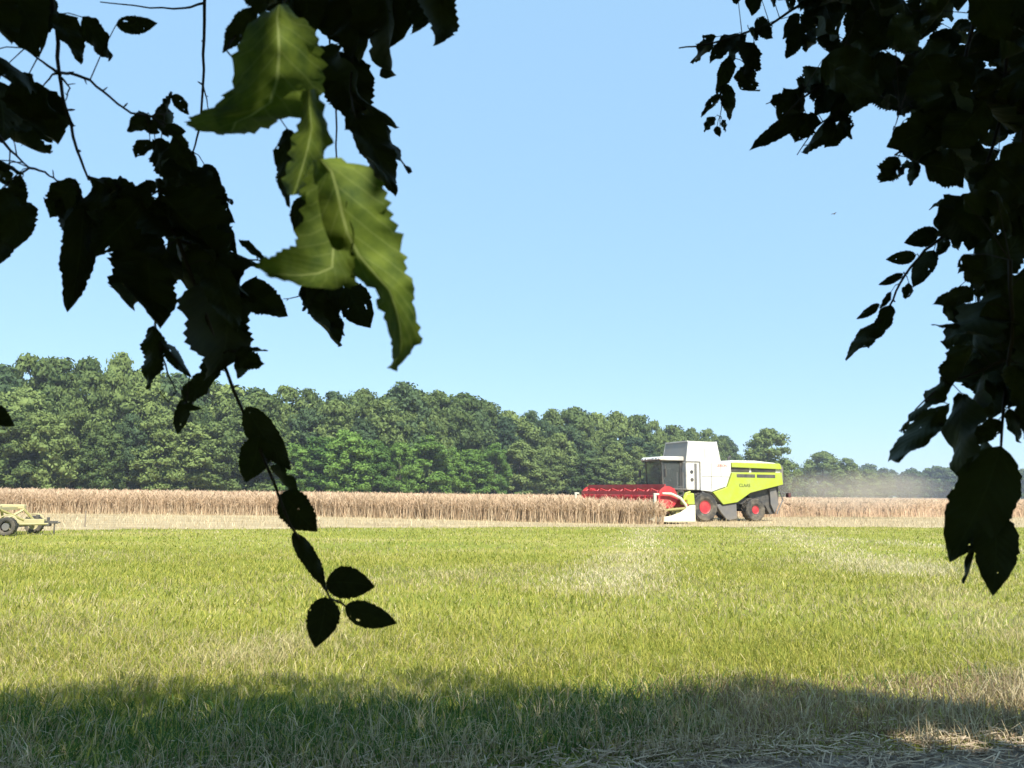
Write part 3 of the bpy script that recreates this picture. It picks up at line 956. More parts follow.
lettering('CLAAS', 0.27, M_text, left_m(sx(662), 1.578, sz(352)), lime[0], 'lettering')
lettering('LEXION', 0.20, M_textred, left_m(sx(512), 1.548, sz(226)), cb, 'lettering')

# ------------------------------------------------------------------ header trailer at the field edge
tw = gnd(9, 534.5)
tr = empty('header_trailer', (tw.x + 0.38, tw.y, 0), R(4))
tag(tr, 'cream yellow header trailer on small wheels with its drawbar over the stubble', 'trailer')
for wx_ in (0.0, -5.2):
    for s in (1, -1):
        wheel('wheel', (wx_, s * 0.85, 0.30), 0.30, 0.22, 0.17, tr, s * -1, 16, M_cream)
        MB().lathe_y([(-0.02, 0.12), (0.02, 0.11)], (wx_, s * (0.85 + 0.09), 0.30), 14).build('hub_cap', M_grey, tr)
    MB().box(wx_ - 0.06, wx_ + 0.06, -0.74, 0.74, 0.26, 0.36).build('axle', M_dark, tr)
MB().box(-6.3, 1.15, -0.09, 0.09, 0.37, 0.52).build('main_beam', M_cream, tr, 0.01)
MB().box(-6.4, -0.30, -0.82, -0.66, 0.82, 0.98).build('cradle_rail', M_cream, tr, 0.03)
MB().box(-6.4, -0.30, 0.66, 0.82, 0.82, 0.98).build('cradle_rail', M_cream, tr, 0.03)
MB().prism([(-1.25, 0.985), (-1.2, 1.1), (-0.75, 1.12), (-0.45, 1.04), (-0.4, 0.985)], -0.85, -0.55).build('cradle_pad', M_cream, tr, 0.02)
for xq in (-6.0, -4.2, -2.2, -0.55):
    MB().box(xq - 0.05, xq + 0.05, -0.655, 0.655, 0.80, 0.90).build('cross_member', M_cream, tr)
    for s in (1, -1):
        MB().tube([(xq, s * 0.1, 0.5), (xq + 0.25, s * 0.7, 0.82)], 0.04, 6).build('strut', M_cream, tr)
for s in (1, -1):
    MB().tube([(-0.35, s * 0.72, 0.84), (0.35, s * 0.3, 0.48)], 0.045, 6).build('diagonal_strut', M_yellow, tr)
    MB().tube([(0.36 * math.cos(a), s * 0.85, 0.30 + 0.37 * math.sin(a)) for a in [R(20 + 14 * k) for k in range(11)]], 0.025, 5).build('mudguard', M_cream, tr)
    MB().tube([(0.3, s * 0.5, 0.36), (1.35, s * 0.04, 0.36)], 0.04, 6).build('drawbar_arm', M_yellow, tr)
MB().box(1.1, 1.75, -0.05, 0.05, 0.37, 0.46).build('drawbar', M_dark, tr, 0.01)
MB().tube([(1.3, 0.0, 0.32), (1.3, 0.0, 0.58)], 0.06, 8).build('jack', M_dark, tr)
MB().box(1.2, 1.42, -0.1, 0.1, 0.28, 0.365).build('hitch_block', M_dark, tr, 0.02)
MB().tube([(1.80 + 0.07 * math.cos(a), 0.07 * math.sin(a), 0.41) for a in [2 * math.pi * k / 12 for k in range(13)]], 0.02, 6).build('hitch_ring', M_dark, tr)
MB().tube([(1.62, 0, 0.02), (1.62, 0, 0.37)], 0.03, 6).build('support_leg', M_dark, tr)
MB().box(0.72, 0.84, -0.06, 0.06, 0.52, 0.66).build('brake_box', M_dark, tr, 0.01)

for o in tr.children:
    if o.data:
        for v in o.data.vertices:
            if v.co.x > 0 and not o.name.startswith(('mudguard', 'axle', 'hub')): v.co.x *= 0.66
# stake in the stubble strip
g = gnd(84.5, 527)
st = MB().hull([(-0.025, -0.025, -0.1), (0.025, -0.025, -0.1), (0.025, 0.025, -0.1), (-0.025, 0.025, -0.1)],
               [(-0.01, -0.018, 0.64), (0.026, -0.016, 0.66), (0.024, 0.016, 0.64), (-0.012, 0.018, 0.62)]).build('marker_stake', M_wood, None, 0.004)
st.location = g
tag(st, 'thin weathered wooden stake in the stubble beside the trailer', 'stake')

# bird far up
bp_ = pix(834, 214, 62)
bird = empty('bird', bp_, R(30))
tag(bird, 'small dark bird gliding in the open sky', 'bird')
MB().tube([(-0.16, 0, 0), (-0.10, 0, 0.005), (-0.02, 0, 0.01), (0.06, 0, 0.01), (0.12, 0, 0.015), (0.15, 0, 0.01)], [0.006, 0.025, 0.04, 0.035, 0.022, 0.004], 8).build('body', M_dark, bird)
for s in (1, -1):
    MB().hull([(0.05, s * 0.02, 0.02), (-0.05, s * 0.02, 0.02), (-0.04, s * 0.14, 0.07), (0.045, s * 0.13, 0.075)],
              [(0.05, s * 0.02, 0.012), (-0.05, s * 0.02, 0.012), (-0.05, s * 0.27, 0.035), (-0.015, s * 0.27, 0.04)]).build('wing', M_dark, bird)

# ------------------------------------------------------------------ forest trees
def ico(sub=1):
    import bmesh
    bm = bmesh.new(); bmesh.ops.create_icosphere(bm, subdivisions=sub, radius=1)
    v = np.array([p.co[:] for p in bm.verts]); f = np.array([[q.index for q in fc.verts] for fc in bm.faces]); bm.free()
    return v, f


ICO_V, ICO_F = ico(2)


def crown_arrays(seed, nblob=46, nleaf=190, leaf=0.026, low=0.06, width=0.30, shape='round'):
    """unit-height crown: many lumpy clumps, each a shell of small leaf faces over a dark core"""
    r = np.random.default_rng(seed)
    Vt = []; Ft = []; nv = 0
    for b in range(nblob):
        z = low + (0.97 - low) * r.uniform(0, 1) ** 0.85
        if shape == 'round':
            t = (z - low) / (1 - low)
            rad = width * (np.clip(math.sin(math.pi * (0.12 + 0.88 * t) ** 0.9), 0, 1) ** 0.6) * 0.95
            if t > 0.9: rad *= 0.7
        else:
            t = (z - low) / (1 - low)
            rad = width * (1 - t) ** 0.6
        a = r.uniform(0, 2 * math.pi); q = rad * math.sqrt(r.uniform(0.15, 1.15))
        c = np.array([q * math.cos(a), q * math.sin(a), z])
        br = r.uniform(0.035, 0.085) * (width / 0.30) ** 0.5
        br = min(br, max(0.045, (1.02 - z)))
        sc = np.array([br * r.uniform(0.9, 1.3), br * r.uniform(0.9, 1.3), br * r.uniform(0.65, 0.95)])
        core = ICO_V * sc * 0.66 * (1 + 0.18 * np.sin(ICO_V[:, :1] * 9 + b) * np.cos(ICO_V[:, 1:2] * 8)) + c
        # cores as degenerate quads keep one face size
        Vt.append(core); Ft.append(np.concatenate([ICO_F, ICO_F[:, 2:3]], 1) + nv); nv += len(core)
        n = nleaf
        d = r.normal(0, 1, (n, 3)); d[:, 2] += 0.25; d /= np.linalg.norm(d, axis=1)[:, None]
        p = c + d * sc * r.uniform(0.70, 1.38, (n, 1))
        nrm = d + r.normal(0, 0.55, (n, 3)); nrm /= np.linalg.norm(nrm, axis=1)[:, None]
        u = np.cross(nrm, r.normal(0, 1, (n, 3))); u /= np.linalg.norm(u, axis=1)[:, None]
        w = np.cross(nrm, u)
        s = leaf * r.uniform(0.55, 1.25, (n, 1))
        quad = np.stack([p - u * s, p + w * s * 0.55 + nrm * s * 0.15, p + u * s, p - w * s * 0.55 + nrm * s * 0.15], 1)
        Vt.append(quad.reshape(-1, 3)); Ft.append(np.arange(n * 4).reshape(n, 4) + nv); nv += n * 4
    return np.concatenate(Vt), np.concatenate(Ft)


def tri_quads_mesh(name, V, F, mat):
    """mesh from quads where core triangles repeat their last vertex"""
    tri = F[F[:, 2] == F[:, 3]][:, :3]; qd = F[F[:, 2] != F[:, 3]]
    T = np.concatenate([tri, qd[:, [0, 1, 2]], qd[:, [0, 2, 3]]])
    return np_mesh(name, V, T, mat)


def trunk_mesh(seed):
    r = random.Random(seed)
    m = MB()
    pts = [(0, 0, -0.01), (r.uniform(-.01, .01), r.uniform(-.01, .01), 0.2), (r.uniform(-.02, .02), r.uniform(-.02, .02), 0.5), (r.uniform(-.03, .03), r.uniform(-.03, .03), 0.85)]
    m.tube(pts, [0.021, 0.016, 0.011, 0.004], 7)
    for k in range(7):
        z = r.uniform(0.25, 0.7); a = r.uniform(0, 6.28); L = r.uniform(0.1, 0.2)
        m.tube([(0, 0, z), (math.cos(a) * L * .5, math.sin(a) * L * .5, z + L * .4), (math.cos(a) * L, math.sin(a) * L, z + L * .9)], [0.008, 0.005, 0.002], 5)
    me = bpy.data.meshes.new('trunk'); me.from_pydata(m.v, [], m.f); me.update(); me.materials.append(M_bark)
    return me


CROWNS = {}
for kind, mat in (('plain', M_fol), ('dark', M_fol_dark), ('bright', M_fol_bright)):
    CROWNS[kind] = []
for i in range(6):
    V, F = crown_arrays(100 + i, 100, 100, 0.021, 0.04, 0.30 + 0.04 * (i % 3))
    for kind, mat in (('plain', M_fol), ('dark', M_fol_dark), ('bright', M_fol_bright)):
        if kind != 'plain' and i > 2: continue
        CROWNS[kind].append(tri_quads_mesh('crown', V, F, mat))
TRUNKS = [trunk_mesh(i) for i in range(4)]
rt = random.Random(5)


def tree(name, x, y, h, w, kind, label, group=None, var=None):
    t = empty(name, (x, y, 0), rt.uniform(0, 6.28))
    cr = link('crown', CROWNS[kind][var if var is not None else rt.randrange(len(CROWNS[kind]))], t)
    cr.scale = (w / 0.66, w / 0.66, h)
    tk = link('trunk', rt.choice(TRUNKS), t)
    tk.scale = (h * 0.9, h * 0.9, h * 0.9)
    return tag(t, label, 'tree', group)


SIL = [(-260, 372), (0, 362), (60, 357), (110, 356), (150, 366), (200, 380), (270, 385), (340, 393), (400, 392), (470, 399), (520, 412), (570, 407), (640, 420), (700, 428), (742, 440)]
PATH = [(-260, 108), (0, 119), (200, 136), (400, 150), (520, 182), (640, 202), (745, 268)]


def hor(px): return 486 + 12 * px / 1024


def forest_row(step, back, frac, jitter, wide, kind, label, group, x0=-240, x1=735):
    px = x0
    while px < x1:
        D = float(np.interp(px, [p[0] for p in PATH], [p[1] for p in PATH]))
        y = D + back + rt.uniform(-1, 1) * 1.5
        yt = float(np.interp(px, [p[0] for p in SIL], [p[1] for p in SIL]))
        h = EYE + (hor(px) - yt) * y / FPX
        h = h * frac * rt.uniform(1 - jitter, 1 + jitter * 0.6)
        w = wide * rt.uniform(0.72, 1.45)
        k, lb, gp = kind, label, group
        if frac < 0.75 and 285 < px < 500: k, lb, gp = 'bright', 'lower bright green tree at the front of the forest edge', 'bright green trees along the forest edge'
        elif rt.random() < 0.22: k, lb, gp = 'dark', 'darker green tree standing among the forest trees', 'darker trees in the forest'
        tree('forest_tree', (px - 512) / FPX * y, y, h, w, k, lb, gp)
        px += step * FPX / y * rt.uniform(0.85, 1.15)


forest_row(5.2, 15, 1.00, 0.06, 10.5, 'plain', 'tall broadleaf tree in the back row of the forest', 'tall trees at the back of the forest')
forest_row(5.0, 7.5, 0.86, 0.14, 9.5, 'plain', 'broadleaf tree in the middle row of the forest', 'middle trees of the forest')
forest_row(4.6, 0, 0.62, 0.26, 8.5, 'plain', 'low leafy tree at the forest edge behind the crop', 'low trees along the forest edge')
# single trees that stand out
tree('forest_tree', (402 - 512) / FPX * 160, 160, EYE + (hor(402) - 384) * 160 / FPX, 13, 'dark', 'tall dark crowned tree rising above the bright forest edge', var=1)
tree('oak_tree', (769 - 512) / FPX * 235, 235, EYE + (hor(769) - 430) * 235 / FPX, 13.5, 'plain', 'single rounded tree rising behind the back of the combine', var=2)
for px, yt, D, w in ((822, 453, 330, 15), (846, 459, 338, 12)):
    tree('field_tree', (px - 512) / FPX * D, D, EYE + (hor(px) - yt) * D / FPX, w, 'plain', 'hazy tree of the pair standing in the gap beside the far wood', 'pair of trees beside the far wood')
for px, yt, D, w in ((748, 468, 290, 13), (735, 455, 285, 12), (790, 477, 420, 16), (803, 474, 430, 15), (866, 470, 360, 11), (882, 474, 380, 11)):
    tree('field_tree', (px - 512) / FPX * D, D, EYE + (hor(px) - yt) * D / FPX, w, 'plain', 'low hazy tree in the gap between the forest and the far wood', 'low trees in the forest gap')
# the far wood reads as one mass
Vs = []; Fs = []; nv = 0
for i in range(260):
    px = rt.uniform(740, 1500); D = rt.uniform(540, 660)
    Vc, Fc = crown_arrays(300 + i % 5, 30, 30, 0.05, 0.02, 0.36) if i < 5 else (FAR[i % 5])
    if i == 0: FAR = []
    if i < 5: FAR.append((Vc, Fc))
    h = EYE + (hor(px) - (469 + 3 * math.sin(px * 0.05) + rt.uniform(-3, 5))) * D / FPX
    w = rt.uniform(13, 20)
    Vs.append(Vc * np.array([w / 0.66, w / 0.66, h]) + np.array([(px - 512) / FPX * D, D, 0])); Fs.append(Fc + nv); nv += len(Vc)
tag(link('far_wood', tri_quads_mesh('far_wood', np.concatenate(Vs), np.concatenate(Fs), M_fol)), 'far wood fading to blue grey beyond the dusty field', 'wood', kind='stuff')

# ------------------------------------------------------------------ the two trees the photographer stands under
def leaf_mesh(name, seed, curl=0.2, hook=0.0, cup=0.12, wave=0.03, twist=0.0, nl=15, teeth=0.07, mat=None, side_curl=0.0, acu=0.8, holes=0):
    """serrate ovate leaf of unit length along +y, unit total width along x; the face is +z"""
    r = random.Random(seed)
    us = (-1, -0.66, -0.33, 0, 0.33, 0.66, 1)
    V = []; UV = []
    ph = r.uniform(0, 6)
    for i in range(nl * 2 + 1):
        t = i / (nl * 2)
        w = 0.45 * (t ** 0.60) * ((1 - t) ** (0.92 + 0.25 * (acu < 0.75))) / 0.36
        tooth = 1 + teeth * (1 if i % 2 else -0.55) * r.uniform(0.1, 1.2) + r.uniform(-0.07, 0.05)
        if t in (0, 1): w = 0.012
        ang = twist * t
        yc = t; zc = curl * t * t
        if hook and t > 0.62:
            s = (t - 0.62) / 0.38
            zc += hook * s * s * 0.4; yc -= abs(hook) * s * s * 0.10
        sway = 0.11 * math.sin(t * 2.6 + ph)
        for u in us:
            ww = w * (tooth if abs(u) == 1 else 1)
            x = u * ww; z = cup * abs(u) * (w / 0.6) * 0.5 + wave * math.sin(t * 17 + u * 2.2 + ph) * abs(u)
            if side_curl: z += side_curl * max(0, u) ** 2 * w; 
            if side_curl: x -= abs(side_curl) * 0.4 * max(0, u) ** 2 * w
            x, z = x * math.cos(ang) - z * math.sin(ang), x * math.sin(ang) + z * math.cos(ang)
            V.append((x + sway * t, yc, zc + z)); UV.append((u, t))
    F = []
    m = len(us)
    eaten = set()
    for _ in range(holes):
        ci, ck = r.randrange(4, nl * 2 - 4), r.choice((0, 1, 4, 5))
        eaten.add((ci, ck)); eaten.add((ci + 1, ck))
        if ck in (0, 5): eaten.add((ci + 2, ck)); eaten.add((ci + 1, 1 if ck == 0 else 4))
    for i in range(nl * 2):
        for k in range(m - 1):
            if (i, k) in eaten: continue
            F.append((i * m + k, i * m + k + 1, (i + 1) * m + k + 1, (i + 1) * m + k))
    return np_mesh(name, V, F, mat, smooth=True, uv=UV)


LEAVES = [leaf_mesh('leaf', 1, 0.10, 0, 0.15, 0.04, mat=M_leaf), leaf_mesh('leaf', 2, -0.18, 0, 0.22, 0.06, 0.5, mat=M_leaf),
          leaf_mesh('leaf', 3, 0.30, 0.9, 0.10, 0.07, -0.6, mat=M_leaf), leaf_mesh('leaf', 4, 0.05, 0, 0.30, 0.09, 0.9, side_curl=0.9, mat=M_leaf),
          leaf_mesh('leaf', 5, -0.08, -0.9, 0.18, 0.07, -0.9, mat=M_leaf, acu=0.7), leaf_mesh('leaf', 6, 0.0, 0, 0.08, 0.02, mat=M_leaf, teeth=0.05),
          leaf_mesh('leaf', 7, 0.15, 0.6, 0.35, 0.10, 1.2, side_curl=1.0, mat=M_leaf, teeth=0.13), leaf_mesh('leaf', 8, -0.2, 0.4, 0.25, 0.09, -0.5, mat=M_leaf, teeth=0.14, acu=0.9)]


def curled_leaf(parent, base_w, rows, d, fold, rollback, vein0=0.5, nu=12, sub=4):
    """a large curled leaf: rows of (left, right) margins, the blade folded along its midrib and puckered between the veins"""
    Rw = []
    for a, b in zip(rows[:-1], rows[1:]):
        for k in range(sub):
            t = k / sub
            Rw.append(tuple(a[i] + (b[i] - a[i]) * t for i in range(4)))
    Rw.append(rows[-1])
    V = []; UV = []
    n_ = len(Rw)
    for i, (lx, ly, rx, ry) in enumerate(Rw):
        t = i / (n_ - 1)
        for k in range(nu + 1):
            u = k / nu
            uu = u
            if 0 < i < n_ - 1:
                tooth = (0.035 if i % 2 else -0.02) * rl.uniform(0.5, 1.2)
                if k == 0: uu = -tooth
                if k == nu: uu = 1 + tooth
            x = lx + (rx - lx) * uu; y = ly + (ry - ly) * uu
            if k in (0, 1, nu - 1, nu): x += 9.0 * mnoise.noise(Vector((y * 0.09, k // 3, d * 31))); y += 5.0 * mnoise.noise(Vector((x * 0.13, k + 9, d * 17)))
            m_ = (u - vein0) / (vein0 if u < vein0 else 1 - vein0)
            dep = d + fold * abs(m_) ** 1.3 + rollback * t * t + 0.0003 * math.sin((t - 0.22 * abs(m_)) * 11 * 2 * math.pi) * min(1, abs(m_) * 2) + 0.008 * mnoise.noise(Vector((x * 0.016, y * 0.016, d * 9))) + 0.0032 * mnoise.noise(Vector((x * 0.05, y * 0.05, d * 7)))
            p = pix(x, y, dep) - base_w
            V.append(tuple(p)); UV.append((m_, t))
    F = []
    for i in range(n_ - 1):
        for k in range(nu):
            F.append((i * (nu + 1) + k, i * (nu + 1) + k + 1, (i + 1) * (nu + 1) + k + 1, (i + 1) * (nu + 1) + k))
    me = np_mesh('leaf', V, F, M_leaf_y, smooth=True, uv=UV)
    o = link('leaf', me, parent)
    o['label'] = 'sunlit yellow-green curled leaf'
    return o


rl = random.Random(21)


def put_leaf(parent, base_w, b, t, w, d, mesh=None, dz=None, roll=None):
    """hang a leaf: stalk end and tip, both real points at their own distance"""
    ln_px = math.hypot(t[0] - b[0], t[1] - b[1])
    L0 = ln_px * d / FPX
    dz = rl.uniform(-0.35, 0.35) * L0 if dz is None else dz
    pb, ptip = pix(b[0], b[1], d), pix(t[0], t[1], d + dz)
    Y = ptip - pb; L = Y.length; Y.normalize()
    view = ((pb + ptip) / 2 - C0).normalized()
    N = -(view - Y * view.dot(Y)).normalized()
    rr = R(rl.uniform(-38, 38)) if roll is None else R(roll)
    N = Matrix.Rotation(rr, 3, Y) @ N
    X = Y.cross(N)
    flip = rl.choice((-1, 1))
    wide = L0 * min(w, 0.72) / max(0.6, math.cos(rr))
    if mesh is None: mesh = rl.choice(LEAVES)
    o = bpy.data.objects.new('leaf', mesh); COL.objects.link(o)
    o.parent = parent
    sx = wide * flip; sz = L * flip
    p = pb - base_w
    o.matrix_basis = Matrix(((X.x * sx, Y.x * L, N.x * sz, p.x), (X.y * sx, Y.y * L, N.y * sz, p.y), (X.z * sx, Y.z * L, N.z * sz, p.z), (0, 0, 0, 1)))
    return pb


def make_branch(tree_o, base_w, limb, twigs, leaves, extra=(), fills=()):
    """limb: 3-D points from the trunk to over the camera; twigs: pixel polylines with a distance; returns the branch"""
    mb = MB()
    mb.tube(limb, [0.07 - 0.05 * i / (len(limb) - 1) for i in range(len(limb))], 8)
    nodes = []
    for tw_ in twigs:
        pts, d, rad, hang = tw_
        P = [pix(x, y, d + 0.03 * math.sin(i * 1.3)) for i, (x, y) in enumerate(pts)]
        # subdivide and roughen
        Q = [P[0]]
        for a, bq in zip(P[:-1], P[1:]):
            for k in (1, 2, 3):
                q = a.lerp(bq, k / 3)
                if k < 3: q = q + Vector((rl.uniform(-1, 1), rl.uniform(-1, 1), rl.uniform(-1, 1))) * 0.0012
                Q.append(q)
        if hang:
            lp = min(limb, key=lambda p_: (Vector(p_) - Q[0]).length)
            lp = Vector(lp)
            mid = Q[0].lerp(lp, 0.5) + Vector((0, 0, 0.12))
            Q = [lp, mid] + Q
        n_ = len(Q)
        mb.tube(Q, [rad * (1.25 - 0.75 * i / (n_ - 1)) for i in range(n_)], 6)
        for i in range(2, n_ - 1, 3):                       # buds and short spurs
            if rl.random() < 0.6:
                v = Vector((rl.uniform(-1, 1), rl.uniform(-.4, .4), rl.uniform(-1, 0.6))).normalized() * rl.uniform(0.004, 0.012)
                mb.tube([Q[i], Q[i] + v * 0.6, Q[i] + v], [rad * 0.5, rad * 0.6, rad * 0.2], 4)
        nodes += Q
    br_name = 'branch'
    holder = link(br_name, None) if False else None
    bases = []
    tmp_parent = empty('branch')
    tmp_parent.parent = tree_o
    for lf in leaves:
        b, t, w, d = lf[:4]
        kw = lf[4] if len(lf) > 4 else {}
        bases.append(put_leaf(tmp_parent, base_w, b, t, w, d, **kw))
    for (poly, count, dmin, dmax, smin, smax) in fills:
        xs_ = [p_[0] for p_ in poly]; ys_ = [p_[1] for p_ in poly]
        c_ = 0
        while c_ < count:
            x_, y_ = rl.uniform(min(xs_), max(xs_)), rl.uniform(min(ys_), max(ys_))
            if not in_poly(np.array([x_]), np.array([y_]), poly)[0]: continue
            d_ = rl.uniform(dmin, dmax); L_ = rl.uniform(smin, smax) * FPX / d_
            a_ = R(rl.gauss(95, 45))
            t_ = (x_ - math.cos(a_) * L_ * 0.5, y_ + math.sin(a_) * L_ * 0.5)
            b_ = (x_ + math.cos(a_) * L_ * 0.5, y_ - math.sin(a_) * L_ * 0.5)
            # keep the tip inside the leafy mass
            if not in_poly(np.array([t_[0]]), np.array([t_[1]]), poly)[0]: continue
            bases.append(put_leaf(tmp_parent, base_w, b_, t_, rl.uniform(0.5, 0.8), d_))
            c_ += 1
    for pb in bases:                                        # leaf stalks back to the nearest twig
        q = min(nodes, key=lambda p_: (p_ - pb).length)
        if (q - pb).length < 0.16:
            mid = q.lerp(pb, 0.5) + Vector((0, 0, 0.004))
            mb.tube([q, mid, pb], [0.0009, 0.0007, 0.0006], 4, cap=False)
    mb.v = [tuple(Vector(p_) - base_w) for p_ in mb.v]
    br = mb.build('branch_wood', M_twig, tmp_parent, smooth=True)
    return tmp_parent


SHADE = [(-12, 6.3)]
for px_, py_ in ((0, 697), (100, 690), (200, 688), (300, 684), (400, 679), (470, 684), (560, 695), (640, 699), (700, 690), (760, 686), (820, 692), (900, 702), (1024, 714)):
    q_ = gnd(px_, py_)
    SHADE.append((q_.x, 6.5 + (q_.y - 6.5) * 1.6))
SHADE.append((12, 5.9))
SH = Vector((-SUN.x, -SUN.y, 0)) / SUN.z         # shadow travel per metre of height
BRIGHT = pix(300, 180, 0.60)                      # the sunlit leaf hangs below a gap in the canopy


FLECKS = [(pix(278, 55, .62), 0.062), (pix(362, 225, .59), 0.068), (pix(398, 310, .6), 0.052), (gnd(955, 744), 0.16), (gnd(1010, 742), 0.14), (gnd(905, 741), 0.10)]  # canopy leaves are left out along the sun ray to each spot


def canopy(base, centre, rad, n, seed):
    """crown of many leaf faces in clumps; open where the view goes out and above the sunlit leaf"""
    r = np.random.default_rng(seed)
    nc = 150
    d = r.normal(0, 1, (nc, 3)); d /= np.linalg.norm(d, axis=1)[:, None]
    cl = np.array(centre) + d * np.array(rad) * (r.uniform(0.15, 1, (nc, 1)) ** 0.45)
    k = r.integers(0, nc, n)
    p = cl[k] + r.normal(0, 1, (n, 3)) * np.array([0.62, 0.62, 0.42])
    # out of the view cone
    rel = p - np.array(C0)
    dep = rel @ np.array(FWD); pxx = rel @ np.array(RGT) / np.maximum(dep, 1e-3) * FPX; pyy = rel @ np.array(UPV) / np.maximum(dep, 1e-3) * FPX
    seen = (dep > 0) & (np.abs(pxx) < 560) & (pyy < 430) & (pyy > -460)
    # the shadow of the crown ends where the meadow starts to be sunlit
    sx_ = p[:, 0] + SH.x * p[:, 2]; sy_ = p[:, 1] + SH.y * p[:, 2]
    over = sy_ > np.interp(sx_, [q[0] for q in SHADE], [q[1] for q in SHADE]) + r.normal(0, 0.05, n)
    rb = p - np.array(BRIGHT); al = rb @ np.array(SUN); ds = np.linalg.norm(rb - al[:, None] * np.array(SUN), axis=1)
    gap = (al > 0) & (ds < 0.03)
    for fk, fr_ in FLECKS:
        rb = p - np.array(fk); al = rb @ np.array(SUN); ds = np.linalg.norm(rb - al[:, None] * np.array(SUN), axis=1)
        gap |= (al > 0) & (ds < fr_)
    low_ = p[:, 2] < 0.1
    near = np.linalg.norm(rel, axis=1) < 1.3
    keep = ~(seen | over | gap | low_ | near)
    p = p[keep]; n = len(p)
    nrm = r.normal(0, 1, (n, 3)) + np.array([0, 0, 0.9]); nrm /= np.linalg.norm(nrm, axis=1)[:, None]
    u = np.cross(nrm, r.normal(0, 1, (n, 3))); u /= np.linalg.norm(u, axis=1)[:, None]; w = np.cross(nrm, u)
    s = r.uniform(0.05, 0.085, (n, 1))
    qd = np.stack([p - u * s, p + w * s * 0.6, p + u * s, p - w * s * 0.6], 1).reshape(-1, 3) - np.array(base)
    return np_mesh('crown', qd, np.arange(n * 4).reshape(n, 4), M_canopy), cl


def near_tree(base, centre, rad, n, seed, label, limb):
    t = empty('overhanging_tree', base)
    tag(t, label, 'tree')
    me, cl = canopy(base, centre, rad, n, seed)  # unseen crown: brought low to darken the leaves, trimmed to its shadow edge
    o = link('crown', me, t); o['kind'] = 'stuff'
    tk = MB()
    c = Vector(centre) - Vector(base)
    r = random.Random(seed)
    tk.tube([(0, 0, -0.1), (0.02, 0, 0.5), (0.05, 0.05, 2.0), (c.x * 0.3, c.y * 0.3, 4.0), (c.x * 0.7, c.y * 0.7, c.z), (c.x, c.y, c.z + rad[2] * 0.8)], [0.30, 0.24, 0.20, 0.15, 0.09, 0.02], 10)
    for q in cl[::5]:
        e = Vector(q) - Vector(base)
        z = max(1.8, min(e.z - 0.8, c.z))
        tt = max(0, (z - 2) / (c.z - 2)) * 0.7
        s = Vector((c.x * tt, c.y * tt, z))
        pw = e + Vector(base) - C0
        if pw.dot(FWD) > 0 and abs(pw.dot(RGT)) < 0.75 * pw.dot(FWD) and pw.dot(UPV) < 0.56 * pw.dot(FWD): continue
        if e.y + base[1] + SH.y * e.z > 5.8: continue
        tk.tube([s, s.lerp(e, 0.5) + Vector((0, 0, 0.2)), e], [0.055, 0.035, 0.01], 5)
    tk.build('trunk', M_bark, t)
    return t


LB = Vector((-3.3, -2.6, 0)); RB = Vector((3.9, -2.4, 0))
limbL = [Vector((-3.25, -2.5, 3.0)), Vector((-2.4, -1.4, 3.5)), Vector((-1.5, -0.3, 3.3)), Vector((-0.9, 0.45, 2.75)), Vector((-0.6, 0.8, 2.5)), Vector((-0.25, 0.85, 2.42))]
limbR = [Vector((3.85, -2.3, 2.9)), Vector((2.8, -1.2, 3.3)), Vector((1.7, 0.0, 3.1)), Vector((1.15, 0.8, 2.75)), Vector((0.95, 1.2, 2.62)), Vector((0.75, 1.35, 2.6))]
tl = near_tree(LB, (-3.2, -2.4, 5.0), (6.2, 4.0, 4.6), 110000, 31, 'shaded tree with slender hanging twigs and one sunlit yellow-green curled leaf', limbL)
trr = near_tree(RB, (4.2, -2.4, 5.0), (6.4, 4.0, 4.6), 110000, 32, 'shaded tree whose dense dark leaf mass droops low beside the far wood', limbR)

d1, d2, d3 = 1.0, 1.15, 0.9
twL = [([(50, -14), (57, 30), (59, 72), (66, 110), (77, 150), (88, 178)], d1, 0.0028, True),
       ([(58, 73), (43, 62), (25, 48)], d1, 0.0017, False), ([(58, 73), (52, 75), (42, 88)], d1, 0.0014, False),
       ([(58, 73), (70, 73), (90, 80), (110, 97), (131, 113), (152, 116), (170, 112)], d1, 0.0018, False),
       ([(62, 78), (70, 88), (66, 100)], d1, 0.0012, False),
       ([(30, 168), (45, 172), (58, 182), (80, 184)], d1, 0.0014, False), ([(-12, 120), (10, 150), (30, 168)], d1, 0.002, False),
       ([(205, -14), (204, 40), (203, 85), (199, 130), (193, 152)], 1.25, 0.0024, True),
       ([(204, 3), (185, 8), (150, 8), (100, 2)], 1.25, 0.0016, False), ([(203, 85), (207, 100), (209, 115)], 1.25, 0.0011, False),
       ([(88, 178), (120, 188), (150, 196), (178, 240), (207, 318), (220, 355), (240, 405), (258, 445), (275, 485), (290, 525), (303, 546), (320, 580), (330, 598), (345, 606)], d1, 0.0023, False),
       ([(193, 152), (180, 170), (165, 185), (150, 196)], 1.12, 0.0018, False), ([(178, 240), (215, 250), (240, 258), (268, 262)], d1, 0.0016, False),
       ([(158, 300), (155, 325), (160, 340), (170, 352), (190, 375), (186, 403)], d1, 0.0013, False),
       ([(324, -14), (326, 20), (330, 48), (336, 110), (337, 165), (330, 230), (318, 285)], 1.1, 0.0015, True),
       ([(360, -20), (352, 40), (350, 90), (356, 118)], 0.95, 0.0016, True), ([(270, -20), (262, 5), (240, 30), (226, 50)], 0.8, 0.0018, True),
       ([(318, 285), (300, 296), (283, 299)], 1.1, 0.001, False), ([(160, 345), (168, 375), (176, 392), (168, 402), (160, 392), (166, 384)], d1, 0.0010, False)]
H_ = dict
